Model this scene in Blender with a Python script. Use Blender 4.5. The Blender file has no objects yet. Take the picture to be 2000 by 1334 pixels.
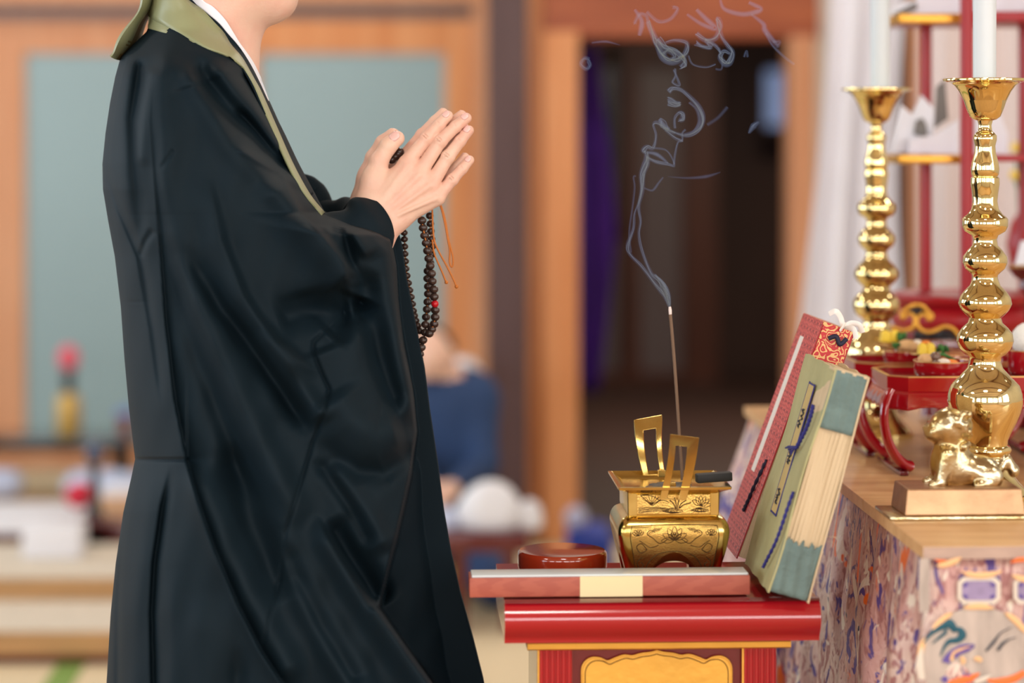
import bpy, bmesh, math, random
import numpy as np
from mathutils import Vector, Matrix
random.seed(7); np.random.seed(7)
SC = bpy.context.scene
COL = SC.collection
# ---------------------------------------------------------------- camera
FPX, CZ, HOR = 4722.2, 1.32, 264.0
cam_d = bpy.data.cameras.new('camera'); cam = bpy.data.objects.new('camera', cam_d); COL.objects.link(cam)
cam.location = (0, 0, CZ); cam.rotation_euler = (math.radians(90), 0, 0)
cam_d.lens = 85.0; cam_d.sensor_width = 36.0; cam_d.shift_y = -(667 - HOR) / 2000.0
cam_d.clip_start = 0.05; cam_d.clip_end = 100
cam_d.dof.use_dof = True; cam_d.dof.focus_distance = 3.09; cam_d.dof.aperture_fstop = 1.9
SC.camera = cam
# ---------------------------------------------------------------- world, exposure
w = bpy.data.worlds.new('world'); SC.world = w; w.use_nodes = True
w.node_tree.nodes['Background'].inputs[0].default_value = (0.75, 0.85, 1.0, 1)
w.node_tree.nodes['Background'].inputs[1].default_value = 1.0
SC.view_settings.view_transform = 'Standard'; SC.view_settings.look = 'None'
SC.view_settings.gamma = 1.0; SC.view_settings.use_curve_mapping = False
SC.view_settings.exposure = -0.75
SC.cycles.use_denoising = True
SC.cycles.max_bounces = 8; SC.cycles.diffuse_bounces = 4; SC.cycles.glossy_bounces = 4
SC.cycles.volume_bounces = 0; SC.cycles.transparent_max_bounces = 16
# ---------------------------------------------------------------- daylight through the windows, hall lamps, added passage fill
def area(name, loc, rot, sx, sy, power, col=(1, 1, 1)):
    d = bpy.data.lights.new(name, 'AREA'); d.shape = 'RECTANGLE'; d.size = sx; d.size_y = sy
    d.energy = power; d.color = col
    o = bpy.data.objects.new(name, d); o.location = loc; o.rotation_euler = rot; COL.objects.link(o); return o
H = math.pi / 2
XL, XR, YB, YF, ZC = -5.0, 4.2, -3.6, 10.0, 3.6
for i, yy in enumerate((-1.6, 1.4, 4.4, 7.4)):
    area('window_daylight', (XL + .06, yy, 1.75), (0, -H, 0), 1.9, 2.2, 115, (0.76, 0.90, 1.0))
for i, yy in enumerate((-2.0, 0.6)):
    area('window_daylight', (XR - .06, yy, 1.8), (0, H, 0), 1.8, 1.9, 110, (1.0, 0.97, 0.92))
for i, xx in enumerate((-3.4, -1.1, 1.2, 3.1)):
    area('window_daylight', (xx, YB + .06, 1.8), (H, 0, 0), 1.6, 1.9, 120, (1.0, 0.97, 0.94))
for (xx, yy) in ((-2.6, 0.8), (0.2, 0.6), (2.6, 1.2), (-2.6, 4.6), (0.3, 5.2), (2.6, 4.8), (-1.5, 8.0), (1.9, 7.6)):
    area('lamp_light', (xx, yy, ZC - .12), (0, 0, 0), .55, .55, 42, (1.0, 0.95, 0.88))

area('passage_fill', (1.1, 10.4, 2.2), (0, 0, 0), .5, .5, 80, (1.0, .80, .64))  # unseen fill light, added to brighten the dim passage
# ---------------------------------------------------------------- helpers
def lin(c):
    return tuple(((v / 255.0) / 12.92 if v / 255.0 <= 0.04045 else ((v / 255.0 + 0.055) / 1.055) ** 2.4) for v in c)
def P(px, py, D):
    return Vector(((px - 1000.0) / FPX * D, D, CZ - (py - HOR) / FPX * D))
def Pz(px, py, z):
    "point on the horizontal plane z seen at px, py"
    D = (CZ - z) * FPX / (py - HOR); return P(px, py, D)
YAW = math.radians(2.6)
def mat(name, col, rough=.5, metal=0.0, noise=0.0, nscale=8.0, bump=0.0, bscale=60.0, stretch=(1, 1, 1), spec=.5,
        coat=0.0, col2=None, sss=0.0, wave=None):
    m = bpy.data.materials.new(name); m.use_nodes = True
    nt = m.node_tree; b = nt.nodes['Principled BSDF']
    c = lin(col) + (1,)
    b.inputs['Base Color'].default_value = c
    b.inputs['Roughness'].default_value = rough; b.inputs['Metallic'].default_value = metal
    b.inputs['Specular IOR Level'].default_value = spec
    b.inputs['Coat Weight'].default_value = coat; b.inputs['Coat Roughness'].default_value = .06
    if sss:
        b.inputs['Subsurface Weight'].default_value = sss
        b.inputs['Subsurface Radius'].default_value = (1.0, .35, .2); b.inputs['Subsurface Scale'].default_value = .008
    tc = nt.nodes.new('ShaderNodeTexCoord'); mp = nt.nodes.new('ShaderNodeMapping')
    mp.inputs['Scale'].default_value = stretch; nt.links.new(tc.outputs['Object'], mp.inputs[0])
    if noise or col2:
        if wave:
            n = nt.nodes.new('ShaderNodeTexWave'); n.inputs['Scale'].default_value = nscale
            n.inputs['Distortion'].default_value = wave; n.inputs['Detail'].default_value = 3
        else:
            n = nt.nodes.new('ShaderNodeTexNoise'); n.inputs['Scale'].default_value = nscale; n.inputs['Detail'].default_value = 5
        nt.links.new(mp.outputs[0], n.inputs['Vector'])
        mx = nt.nodes.new('ShaderNodeMix'); mx.data_type = 'RGBA'
        mx.inputs[6].default_value = c
        c2 = lin(col2) + (1,) if col2 else tuple(x * (1 - noise) for x in c[:3]) + (1,)
        mx.inputs[7].default_value = c2
        cr = nt.nodes.new('ShaderNodeMapRange'); cr.inputs[1].default_value = .35; cr.inputs[2].default_value = .65
        nt.links.new(n.outputs[0] if not wave else n.outputs[1], cr.inputs[0]); nt.links.new(cr.outputs[0], mx.inputs[0])
        nt.links.new(mx.outputs[2], b.inputs['Base Color'])
    if bump:
        n2 = nt.nodes.new('ShaderNodeTexNoise'); n2.inputs['Scale'].default_value = bscale; n2.inputs['Detail'].default_value = 4
        nt.links.new(mp.outputs[0], n2.inputs['Vector'])
        bp = nt.nodes.new('ShaderNodeBump'); bp.inputs['Strength'].default_value = bump; bp.inputs['Distance'].default_value = .004
        nt.links.new(n2.outputs[0], bp.inputs['Height']); nt.links.new(bp.outputs[0], b.inputs['Normal'])
    return m
def link(name, me, m=None, parent=None):
    o = bpy.data.objects.new(name, me); COL.objects.link(o)
    if m is not None:
        for q in (m if isinstance(m, (list, tuple)) else [m]): me.materials.append(q)
    if parent is not None: o.parent = parent
    return o
def mesh(name, vs, fs, m=None, parent=None, smooth=True, mi=None, ang=None):
    me = bpy.data.meshes.new(name)
    me.from_pydata([tuple(v) for v in vs], [], [tuple(f) for f in fs])
    if mi is not None: me.polygons.foreach_set('material_index', mi)
    me.polygons.foreach_set('use_smooth', [smooth] * len(me.polygons))
    me.update()
    if smooth and ang is not None: me.set_sharp_from_angle(angle=math.radians(ang))
    return link(name, me, m, parent)
def tag(o, label=None, cat=None, group=None, kind=None):
    if label: o['label'] = label
    if cat: o['category'] = cat
    if group: o['group'] = group
    if kind: o['kind'] = kind
    return o
def thing(name, label, cat, loc=(0, 0, 0), rz=0.0, group=None):
    o = bpy.data.objects.new(name, None); COL.objects.link(o); o.location = loc; o.rotation_euler = (0, 0, rz)
    o.empty_display_size = .05
    return tag(o, label, cat, group)
def copytree(o, parent=None):
    c = o.copy(); COL.objects.link(c)
    if parent is not None: c.parent = parent
    for ch in list(o.children): copytree(ch, c)
    return c
class B:
    "bag of polygons that become ONE mesh"
    def __init__(s): s.v = []; s.f = []; s.mi = []
    def add(s, vs, fs, mi=0):
        n = len(s.v); s.v += [tuple(v) for v in vs]; s.f += [tuple(i + n for i in f) for f in fs]; s.mi += [mi] * len(fs); return s
    def box(s, x0, x1, y0, y1, z0, z1, mi=0, bev=0.0):
        if bev <= 0:
            vs = [(x, y, z) for z in (z0, z1) for y in (y0, y1) for x in (x0, x1)]
            fs = [(0, 2, 3, 1), (4, 5, 7, 6), (0, 1, 5, 4), (2, 6, 7, 3), (0, 4, 6, 2), (1, 3, 7, 5)]
            return s.add(vs, fs, mi)
        bm = bmesh.new(); bmesh.ops.create_cube(bm, size=1)
        bmesh.ops.scale(bm, vec=(x1 - x0, y1 - y0, z1 - z0), verts=bm.verts)
        bmesh.ops.translate(bm, vec=((x0 + x1) / 2, (y0 + y1) / 2, (z0 + z1) / 2), verts=bm.verts)
        bmesh.ops.bevel(bm, geom=list(bm.edges), offset=bev, segments=2, affect='EDGES', profile=.6)
        bm.verts.index_update()
        s.add([v.co for v in bm.verts], [[v.index for v in f.verts] for f in bm.faces], mi); bm.free(); return s
    def tube(s, pts, r, n=8, mi=0, cap=True, flat=1.0, up=None):
        pts = [Vector(p) for p in pts]; k = len(pts)
        rr = r if isinstance(r, (list, tuple)) else [r] * k
        vs = []; a = None
        for i, p in enumerate(pts):
            t = (pts[min(i + 1, k - 1)] - pts[max(i - 1, 0)]).normalized()
            if a is None:
                a = Vector(up) if up else (Vector((0, 0, 1)) if abs(t.z) < .9 else Vector((1, 0, 0)))
            a = (a - t * a.dot(t)).normalized(); b = t.cross(a)
            for j in range(n):
                an = 2 * math.pi * j / n
                vs.append(p + a * (math.cos(an) * rr[i]) + b * (math.sin(an) * rr[i] * flat))
        fs = [(i * n + j, i * n + (j + 1) % n, (i + 1) * n + (j + 1) % n, (i + 1) * n + j) for i in range(k - 1) for j in range(n)]
        if cap: fs += [tuple(range(n))[::-1], tuple((k - 1) * n + j for j in range(n))]
        return s.add(vs, fs, mi)
    def lathe(s, prof, n=48, c=(0, 0, 0), mi=0, cap=True):
        vs = []
        for (r, z) in prof:
            for j in range(n):
                a = 2 * math.pi * j / n; vs.append((c[0] + r * math.cos(a), c[1] + r * math.sin(a), c[2] + z))
        k = len(prof)
        fs = [(i * n + j, i * n + (j + 1) % n, (i + 1) * n + (j + 1) % n, (i + 1) * n + j) for i in range(k - 1) for j in range(n)]
        if cap: fs += [tuple(range(n))[::-1], tuple((k - 1) * n + j for j in range(n))]
        return s.add(vs, fs, mi)
    def ball(s, c, r, n=12, mi=0, sc=(1, 1, 1), jit=0.0):
        vs = []; fs = []; m_ = n // 2
        for i in range(m_ + 1):
            for j in range(n):
                t = math.pi * i / m_; a = 2 * math.pi * j / n; q = 1 + (random.uniform(-jit, jit) if jit else 0)
                vs.append((c[0] + r * sc[0] * q * math.sin(t) * math.cos(a), c[1] + r * sc[1] * q * math.sin(t) * math.sin(a), c[2] + r * sc[2] * q * math.cos(t)))
        for i in range(m_):
            for j in range(n): fs.append((i * n + j, (i + 1) * n + j, (i + 1) * n + (j + 1) % n, i * n + (j + 1) % n))
        return s.add(vs, fs, mi)
    def prism(s, poly, y0, y1, mi=0):
        "poly in x,z extruded from y0 to y1"
        n = len(poly); vs = [(x, y0, z) for x, z in poly] + [(x, y1, z) for x, z in poly]
        fs = [tuple(range(n)), tuple(range(2 * n - 1, n - 1, -1))] + [(i, i + n, (i + 1) % n + n, (i + 1) % n) for i in range(n)]
        return s.add(vs, fs, mi)
    def build(s, name, m=None, parent=None, smooth=False, ang=35, M=None):
        vs = s.v if M is None else [M @ Vector(v) for v in s.v]
        o = mesh(name, vs, s.f, m, parent, smooth, s.mi, ang if smooth else None)
        bm = bmesh.new(); bm.from_mesh(o.data); bmesh.ops.recalc_face_normals(bm, faces=bm.faces); bm.to_mesh(o.data); bm.free()
        return o
def spline(pts, n=8):
    "Catmull-Rom through pts (tuples of any length)"
    p = [np.array(q, float) for q in pts]; out = []
    for i in range(len(p) - 1):
        a = p[max(i - 1, 0)]; b = p[i]; c = p[i + 1]; d = p[min(i + 2, len(p) - 1)]
        for k in range(n):
            t = k / n
            out.append(.5 * ((2 * b) + (-a + c) * t + (2 * a - 5 * b + 4 * c - d) * t * t + (-a + 3 * b - 3 * c + d) * t ** 3))
    out.append(p[-1]); return [tuple(q) for q in out]
def roundbox(bm_, *a, **k): return bm_.box(*a, **k)

# ---- implicit surfaces: tapered capsules and ellipsoids blended, meshed with surface nets
class SDF:
    def __init__(s, lo, hi, h):
        s.lo = np.array(lo, float); s.h = h
        n = np.ceil((np.array(hi) - s.lo) / h).astype(int) + 1
        g = np.meshgrid(*[s.lo[i] + h * np.arange(n[i]) for i in range(3)], indexing='ij')
        s.X = np.stack(g, -1).astype(np.float32); s.n = n
        s.d = np.full(n, 9.0, np.float32)
    def cap(s, a, b, ra, rb=None, sc=(1, 1, 1)):
        rb = ra if rb is None else rb
        sc = np.array(sc, np.float32)
        a = np.array(a, np.float32) / sc; b = np.array(b, np.float32) / sc; X = s.X / sc
        ab = b - a; L = float(ab @ ab) + 1e-12
        t = np.clip(((X - a) @ ab) / L, 0, 1)
        return np.linalg.norm(X - a - t[..., None] * ab, axis=-1) - (ra + t * (rb - ra))
    def ell(s, c, r):
        r = np.array(r, np.float32); q = (s.X - np.array(c, np.float32))
        k = np.linalg.norm(q / r, axis=-1); return (k - 1) * float(min(r))
    @staticmethod
    def sm(a, b, k):
        h = np.clip(.5 + .5 * (b - a) / k, 0, 1); return b * (1 - h) + a * h - k * h * (1 - h)
    def mesh(s):
        d = s.d; n = d.shape; ins = d < 0
        cs = tuple(k - 1 for k in n)
        acc = np.zeros(cs + (3,), np.float32); cnt = np.zeros(cs, np.float32)
        for ax in range(3):
            sl0 = [slice(None)] * 3; sl1 = [slice(None)] * 3; sl0[ax] = slice(0, -1); sl1[ax] = slice(1, None)
            a = d[tuple(sl0)]; b = d[tuple(sl1)]
            cr = (a < 0) != (b < 0)
            t = np.where(cr, a / np.where(a == b, 1, a - b), 0)
            o1, o2 = [k for k in range(3) if k != ax]
            for e1 in (0, 1):
                for e2 in (0, 1):
                    q = [slice(None)] * 3
                    q[o1] = slice(e1, e1 + cs[o1]); q[o2] = slice(e2, e2 + cs[o2])
                    c_ = cr[tuple(q)]; t_ = t[tuple(q)]
                    cnt += c_
                    acc[..., ax] += np.where(c_, t_, 0); acc[..., o1] += c_ * e1; acc[..., o2] += c_ * e2
        act = cnt > 0
        idx = np.full(cs, -1, np.int64); idx[act] = np.arange(act.sum())
        base = np.argwhere(act)
        V = (base + acc[act] / cnt[act][:, None]) * s.h + s.lo
        F = []
        for ax in range(3):
            o1, o2 = [k for k in range(3) if k != ax]
            sl0 = [slice(None)] * 3; sl1 = [slice(None)] * 3; sl0[ax] = slice(0, -1); sl1[ax] = slice(1, None)
            cr = ins[tuple(sl0)] != ins[tuple(sl1)]
            q = [slice(None)] * 3; q[o1] = slice(1, n[o1] - 1); q[o2] = slice(1, n[o2] - 1)
            w_ = np.argwhere(cr[tuple(q)])
            if not len(w_): continue
            p = w_.copy(); p[:, o1] += 1; p[:, o2] += 1
            inside = ins[tuple(p.T)]
            def cell(d1, d2):
                c = p.copy(); c[:, o1] -= d1; c[:, o2] -= d2; return idx[tuple(c.T)]
            f = np.stack([cell(1, 1), cell(0, 1), cell(0, 0), cell(1, 0)], 1)
            flip = inside if ax != 1 else ~inside
            f[~flip] = f[~flip][:, ::-1]
            F.append(f)
        F = np.concatenate(F); F = F[(F >= 0).all(1)]
        return V, F
# ---------------------------------------------------------------- materials
M_plaster = mat('plaster', (214, 206, 196), .9, noise=.06, nscale=3)
M_ceil = mat('ceiling_boards', (190, 164, 132), .7, noise=.25, nscale=2, stretch=(1, 12, 1))
M_orange = mat('honey_cedar', (228, 158, 104), .45, col2=(214, 136, 80), nscale=3, stretch=(6, 6, .5), spec=.4)
M_orange2 = mat('pale_cedar', (216, 158, 118), .5, col2=(204, 138, 96), nscale=3, stretch=(6, 6, .5))
M_darkpost = mat('dark_post_wood', (92, 66, 66), .5, col2=(78, 50, 48), nscale=2, stretch=(5, 5, .6))
M_frost = mat('frosted_glass', (146, 170, 174), .35, noise=.05, nscale=1.5, spec=.5)
M_brown = mat('brown_wood', (92, 50, 34), .5, noise=.3, nscale=3, stretch=(5, 5, .6))
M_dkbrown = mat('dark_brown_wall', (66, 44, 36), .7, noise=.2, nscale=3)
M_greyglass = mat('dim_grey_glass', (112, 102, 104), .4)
M_tatami = mat('tatami_rush', (222, 202, 166), .85, noise=.12, nscale=40, stretch=(1, 14, 1), bump=.15, bscale=200)
M_heri = mat('green_mat_border', (120, 150, 70), .8)
M_tanwood = mat('tan_edge_wood', (186, 142, 92), .6, noise=.2, nscale=6, stretch=(.6, 5, 5))
M_lightmat = mat('light_step_top', (214, 202, 184), .85, noise=.08, nscale=30)
M_whitecloth = mat('white_cloth', (226, 226, 232), .85)
M_curtain = mat('white_curtain', (232, 230, 236), .85, noise=.03)
M_curtain2 = mat('rosy_white_curtain', (222, 208, 206), .85)
M_black = mat('black_lacquer', (18, 18, 20), .15, coat=.6)
M_redblack = mat('dark_red_lacquer', (96, 34, 36), .2, coat=.4)
M_glow = bpy.data.materials.new('backlit_window'); M_glow.use_nodes = True
_b = M_glow.node_tree.nodes['Principled BSDF']; _b.inputs['Base Color'].default_value = lin((150, 175, 220)) + (1,)
_b.inputs['Emission Color'].default_value = lin((150, 180, 235)) + (1,); _b.inputs['Emission Strength'].default_value = .55
M_purple = mat('purple_cloth', (74, 26, 140), .75, noise=.3, nscale=4)

def struct(o): o['kind'] = 'structure'; return o
def pxb(b, x0, y0, x1, y1, D, T, mi=0, bev=0):
    "box whose front face (at depth D) covers the rectangle, T thick"
    a = P(x0, y1, D); c = P(x1, y0, D)
    return b.box(a.x, c.x, D, D + T, a.z, c.z, mi, bev)
DW = 9.5
# floor with tatami mats
fl = struct(B().box(XL, XR, YB, 13.5, -.12, -.012).build('floor', M_tanwood))
ME_mat = None
Ry = Matrix.Rotation(YAW, 4, 'Z')
for i in range(-3, 3):
    for j in range(5):
        x0 = .115 + i * .94; y0 = 3.9 + j * 1.86
        if ME_mat is None:
            mt = B().box(.03, .91, .0, 1.84, -.012, 0, bev=.002).build('tatami_mat', M_tatami, fl); ME_mat = mt
            hb = B()
            for xx in (.0, .905): hb.box(xx, xx + .035, 0, 1.84, -.012, .0015)
            hb = hb.build('mat_border', M_heri, mt); m_ = mt
        else:
            m_ = ME_mat.copy(); COL.objects.link(m_); h_ = hb.copy(); COL.objects.link(h_); h_.parent = m_
        m_.matrix_local = Ry @ Matrix.Translation((x0, y0, 0))
struct(B().box(XL, XR, YB, 13.5, ZC, ZC + .1).build('ceiling', M_ceil))
cb = B()
for k in range(9): cb.box(XL, XR, -3 + k * 1.5, -2.9 + k * 1.5, ZC - .08, ZC)
struct(cb.build('trim_9', M_brown))
# side and rear walls with openings around the windows
def wall_with_windows(name, axis, at, lo, hi, wins, z0w, z1w, t):
    b = B(); c = lo
    for (a0, a1) in wins + [(hi, hi)]:
        def bx(u0, u1, z0, z1):
            if axis == 'x': b.box(at, at + t, u0, u1, z0, z1)
            else: b.box(u0, u1, at, at + t, z0, z1)
        bx(c, a0, 0, ZC)
        if a1 > a0: bx(a0, a1, 0, z0w); bx(a0, a1, z1w, ZC)
        c = a1
    return struct(b.build(name, M_plaster))
def lattice(name, axis, at, a0, a1, z0, z1, nx, nz):
    b = B()
    def bx(u0, u1, w0, w1, d=.03):
        if axis == 'x': b.box(at - d / 2, at + d / 2, u0, u1, w0, w1)
        else: b.box(u0, u1, at - d / 2, at + d / 2, w0, w1)
    bx(a0 - .06, a0 + .03, z0 - .06, z1 + .06, .06); bx(a1 - .03, a1 + .06, z0 - .06, z1 + .06, .06)
    bx(a0, a1, z0 - .06, z0 + .03, .06); bx(a0, a1, z1 - .03, z1 + .06, .06)
    for i in range(1, nx): u = a0 + (a1 - a0) * i / nx; bx(u - .014, u + .014, z0, z1)
    for i in range(1, nz): u = z0 + (z1 - z0) * i / nz; bx(a0, a1, u - .014, u + .014)
    return struct(b.build(name, M_brown))
lw = [(y - 1.15, y + 1.15) for y in (-1.6, 1.4, 4.4, 7.4)]
wall_with_windows('wall_left', 'x', XL - .12, YB, YF + .2, lw, .65, 2.75, .12)
for i, (a, c) in enumerate(lw): lattice('window_%d' % (i + 1), 'x', XL + .12, a, c, .65, 2.85, 2, 3)
rw = [(y - .95, y + .95) for y in (-2.0, .6)]
wall_with_windows('wall_right', 'x', XR, YB, YF + 3.5, rw, .85, 2.75, .12)
for i, (a, c) in enumerate(rw): lattice('window_%d' % (i + 5), 'x', XR - .12, a, c, .85, 2.75, 2, 3)
bw = [(x - .85, x + .85) for x in (-3.4, -1.1, 1.2, 3.1)]
wall_with_windows('wall_rear', 'y', YB - .12, XL, XR, bw, .85, 2.75, .12)
for i, (a, c) in enumerate(bw): lattice('window_%d' % (i + 7), 'y', YB + .12, a, c, .85, 2.75, 2, 3)

# ---- back wall: sliding doors with frosted panes, posts, doorway
def X(px, D): return (px - 1000) / FPX * D
def Z(py, D): return CZ - (py - HOR) / FPX * D
wb = B()
wb.box(XL, X(1045, DW), DW + .1, DW + .22, Z(-40, DW), ZC)
wb.box(X(1550, 7.9), XR, 7.85, 7.97, 0, ZC); wb.box(X(1002, 7.9) , X(1002, 7.9) + .1, 7.95, DW + .2, 0, ZC)
wb.box(X(1002, 7.9), X(1550, 7.9), 7.85, 7.97, Z(-60, 7.9), ZC)
struct(wb.build('wall_back', M_plaster))
def sliding_door(n, x0, x1, sl, sr, D):
    zt, zb = 36, Z(0, 1) and 0
    b = B(); h = .035
    yb = 264 + 1.31 * FPX / D
    pxb(b, x0, 36, x0 + sl, yb, D, h, 0, .004); pxb(b, x1 - sr, 36, x1, yb, D, h, 0, .004)
    pxb(b, x0 + sl, 36, x1 - sr, 104, D, h, 0, .004); pxb(b, x0 + sl, 868, x1 - sr, yb, D, h, 0, .004)
    o = struct(b.build('door_%d' % n, M_orange2 if n < 2 else M_orange))
    g = B(); pxb(g, x0 + sl, 104, x1 - sr, 868, D + .012, .008); g.build('glass_pane', M_frost, o)
    return o
sliding_door(1, -60, 478, 108, 20, DW + .03)
sliding_door(2, 458, 926, 46, 58, DW - .01)
sliding_door(3, -560, -55, 60, 60, DW - .01)
sliding_door(4, -1080, -540, 60, 60, DW + .03)
t_ = B(); pxb(t_, -1500, -60, 1045, 8, DW - .06, .14, 0, .005); struct(t_.build('trim_1', M_orange2))
t_ = B(); pxb(t_, -1500, 8, 930, 36, DW + .05, .02); struct(t_.build('window_11', M_greyglass))
t_ = B(); pxb(t_, 924, 8, 952, 264 + 1.32 * FPX / DW, DW - .05, .12, 0, .004); struct(t_.build('trim_2', M_orange2))
t_ = B(); pxb(t_, 951, -900, 1031, 264 + 1.32 * FPX / 7.75, 7.75, .15, 0, .006); struct(t_.build('trim_3', M_darkpost))
t_ = B(); pxb(t_, 1029, -200, 1062, 264 + 1.32 * FPX / 7.84, 7.84, .15, 0, .004); pxb(t_, 1060, 60, 1130, 264 + 1.32 * FPX / 7.8, 7.8, .18, 0, .006)
struct(t_.build('trim_4', M_orange))
t_ = B(); pxb(t_, 1062, -260, 1600, 74, 7.81, .17, 0, .006); struct(t_.build('trim_5', mat('lintel_wood', (176, 92, 48), .5, col2=(150, 70, 36), nscale=3, stretch=(.6, 5, 5))))
t_ = B(); pxb(t_, 1543, 70, 1592, 264 + 1.32 * FPX / 7.8, 7.8, .2, 0, .006); struct(t_.build('trim_6', M_orange2))
# dim passage beyond the doorway
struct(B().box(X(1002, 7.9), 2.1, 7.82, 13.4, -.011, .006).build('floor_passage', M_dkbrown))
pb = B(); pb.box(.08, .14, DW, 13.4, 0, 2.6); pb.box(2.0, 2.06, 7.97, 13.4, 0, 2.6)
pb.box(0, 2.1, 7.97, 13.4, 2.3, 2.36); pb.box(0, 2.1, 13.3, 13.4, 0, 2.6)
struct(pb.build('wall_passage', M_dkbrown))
def dpx(x): return 1000 + (x - 1000)
pg = B()
pxb(pg, 1120, 60, 1262, 740, 12.9, .03, 1); pxb(pg, 1246, 60, 1345, 740, 12.88, .03, 1)
pxb(pg, 1215, 50, 1250, 960, 12.8, .06); pxb(pg, 1335, 50, 1402, 960, 12.78, .06); pxb(pg, 1120, 728, 1402, 785, 12.82, .05)
pxb(pg, 1120, 60, 1402, 130, 12.82, .05)
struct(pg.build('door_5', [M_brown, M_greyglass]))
wg = B(); pxb(wg, 1496, 138, 1556, 246, 12.9, .03, 0); o = struct(wg.build('window_12', M_glow))
t_ = B(); pxb(t_, 1484, 126, 1568, 138, 12.86, .05); pxb(t_, 1484, 246, 1568, 258, 12.86, .05); pxb(t_, 1484, 126, 1496, 258, 12.86, .05); t_.build('window_frame', M_dkbrown, o)
# purple curtain in the doorway
def wavy(name, xs, zs, y0, m, amp=.03, fr=18, seed=0, parent=None, edge=None, th=.004):
    vs = []; nx, nz = len(xs), len(zs); rs = np.random.RandomState(seed); ph = rs.rand(4) * 6
    for k in range(nz):
        for i in range(nx):
            u = i / (nx - 1); v = k / (nz - 1)
            xx = xs[i] + (edge(u, v) if edge else 0)
            d = amp * (math.sin(fr * u + ph[0] + .6 * v) + .5 * math.sin(fr * 1.9 * u + ph[1] - v) + .25 * math.sin(fr * 3.3 * u + ph[2])) * (.5 + .5 * v)
            vs.append((xx, y0 + d, zs[k]))
    n0 = len(vs); vs += [(x, y + th, z) for x, y, z in vs]
    fs = [(k * nx + i, k * nx + i + 1, (k + 1) * nx + i + 1, (k + 1) * nx + i) for k in range(nz - 1) for i in range(nx - 1)]
    fs += [tuple(n0 + j for j in f[::-1]) for f in fs]
    for k in range(nz - 1):
        for i in (0, nx - 1): fs.append((k * nx + i, (k + 1) * nx + i, n0 + (k + 1) * nx + i, n0 + k * nx + i))
    for i in range(nx - 1):
        for k in (0, nz - 1): fs.append((k * nx + i, k * nx + i + 1, n0 + k * nx + i + 1, n0 + k * nx + i))
    return mesh(name, vs, fs, m, parent)
L = lambda a, b, n: [a + (b - a) * i / (n - 1) for i in range(n)]
c_ = wavy('purple_curtain', L(X(1122, 8.2), X(1184, 8.2), 24), L(Z(90, 8.2), Z(768, 8.2), 20), 8.2, M_purple, .03, 12, 3, edge=lambda u, v: .03 * u * math.sin(v * 5 - 1))
tag(c_, 'deep purple cloth hanging at the left side of the dark doorway', 'curtain')
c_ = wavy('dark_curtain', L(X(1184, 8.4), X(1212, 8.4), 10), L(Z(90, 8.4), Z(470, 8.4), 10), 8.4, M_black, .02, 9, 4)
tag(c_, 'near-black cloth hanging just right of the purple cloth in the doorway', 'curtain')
# white drapery behind the altar
def e1(u, v): return (1 - u) * (.045 * math.sin(2.6 * v + .3) - .05 * max(0, v * 8 - 0) * math.exp(-v * 12))
c_ = wavy('white_drapery', L(X(1580, 6.0), X(1772, 6.0), 70), L(Z(-90, 6.0), .02, 40), 6.0, M_curtain, .035, 17, 8, edge=lambda u, v: (1 - u) * .05 * math.cos(v * 4) - .03 * u * math.sin(v * 5))
tag(c_, 'tall white drapery hanging in folds right of the doorway, behind the far candlestick', 'curtain')
c_ = wavy('white_drapery', L(X(1796, 6.3), X(2320, 6.3), 130), L(Z(-90, 6.3), .02, 10), 6.3, M_curtain2, .03, 50, 9)
tag(c_, 'rosy white drapery behind the red tiered stand at the right edge', 'curtain')
t_ = B(); pxb(t_, 1738, -200, 1808, 264 + 1.32 * FPX / 6.5, 6.5, .12, 0, .005); struct(t_.build('trim_7', M_brown))
t_ = B(); pxb(t_, 1780, -200, 1812, 264 + 1.32 * FPX / 6.45, 6.44, .05, 0, .005); struct(t_.build('trim_8', M_orange2))
# ---------------------------------------------------------------- the praying person
Y0 = 3.15
M_robe = mat('black_robe_cloth', (17, 31, 39), .68, noise=.12, nscale=3, spec=.11)
M_robe.node_tree.nodes['Principled BSDF'].inputs['Sheen Weight'].default_value = .0
M_robe.node_tree.nodes['Principled BSDF'].inputs['Sheen Tint'].default_value = (.25, .45, .6, 1)
M_olive = mat('olive_silk', (146, 150, 112), .42, noise=.08, nscale=20)
M_olivedk = mat('olive_brown_fold', (108, 92, 52), .5)  # brown cloth tone of the inner nape pleats
M_white = mat('white_underrobe', (232, 234, 242), .8)
M_skin = mat('skin', (231, 194, 172), .46, sss=.08, col2=(226, 178, 158), nscale=26, bump=.12, bscale=220)
M_nail = mat('fingernail', (236, 190, 182), .25)
M_hair = mat('cropped_hair', (34, 28, 26), .8)
person = thing('person', 'praying person in long black robe with olive collar band and palms pressed together', 'person', (X(470, Y0), Y0, 0))
pinv = Matrix.Translation(-Vector(person.location))
def pm(name, vs, fs, m, smooth=True, ang=None, parent=None):
    o = mesh(name, [pinv @ Vector(v) for v in vs], fs, m, parent or person, smooth, None, ang); return o
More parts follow.
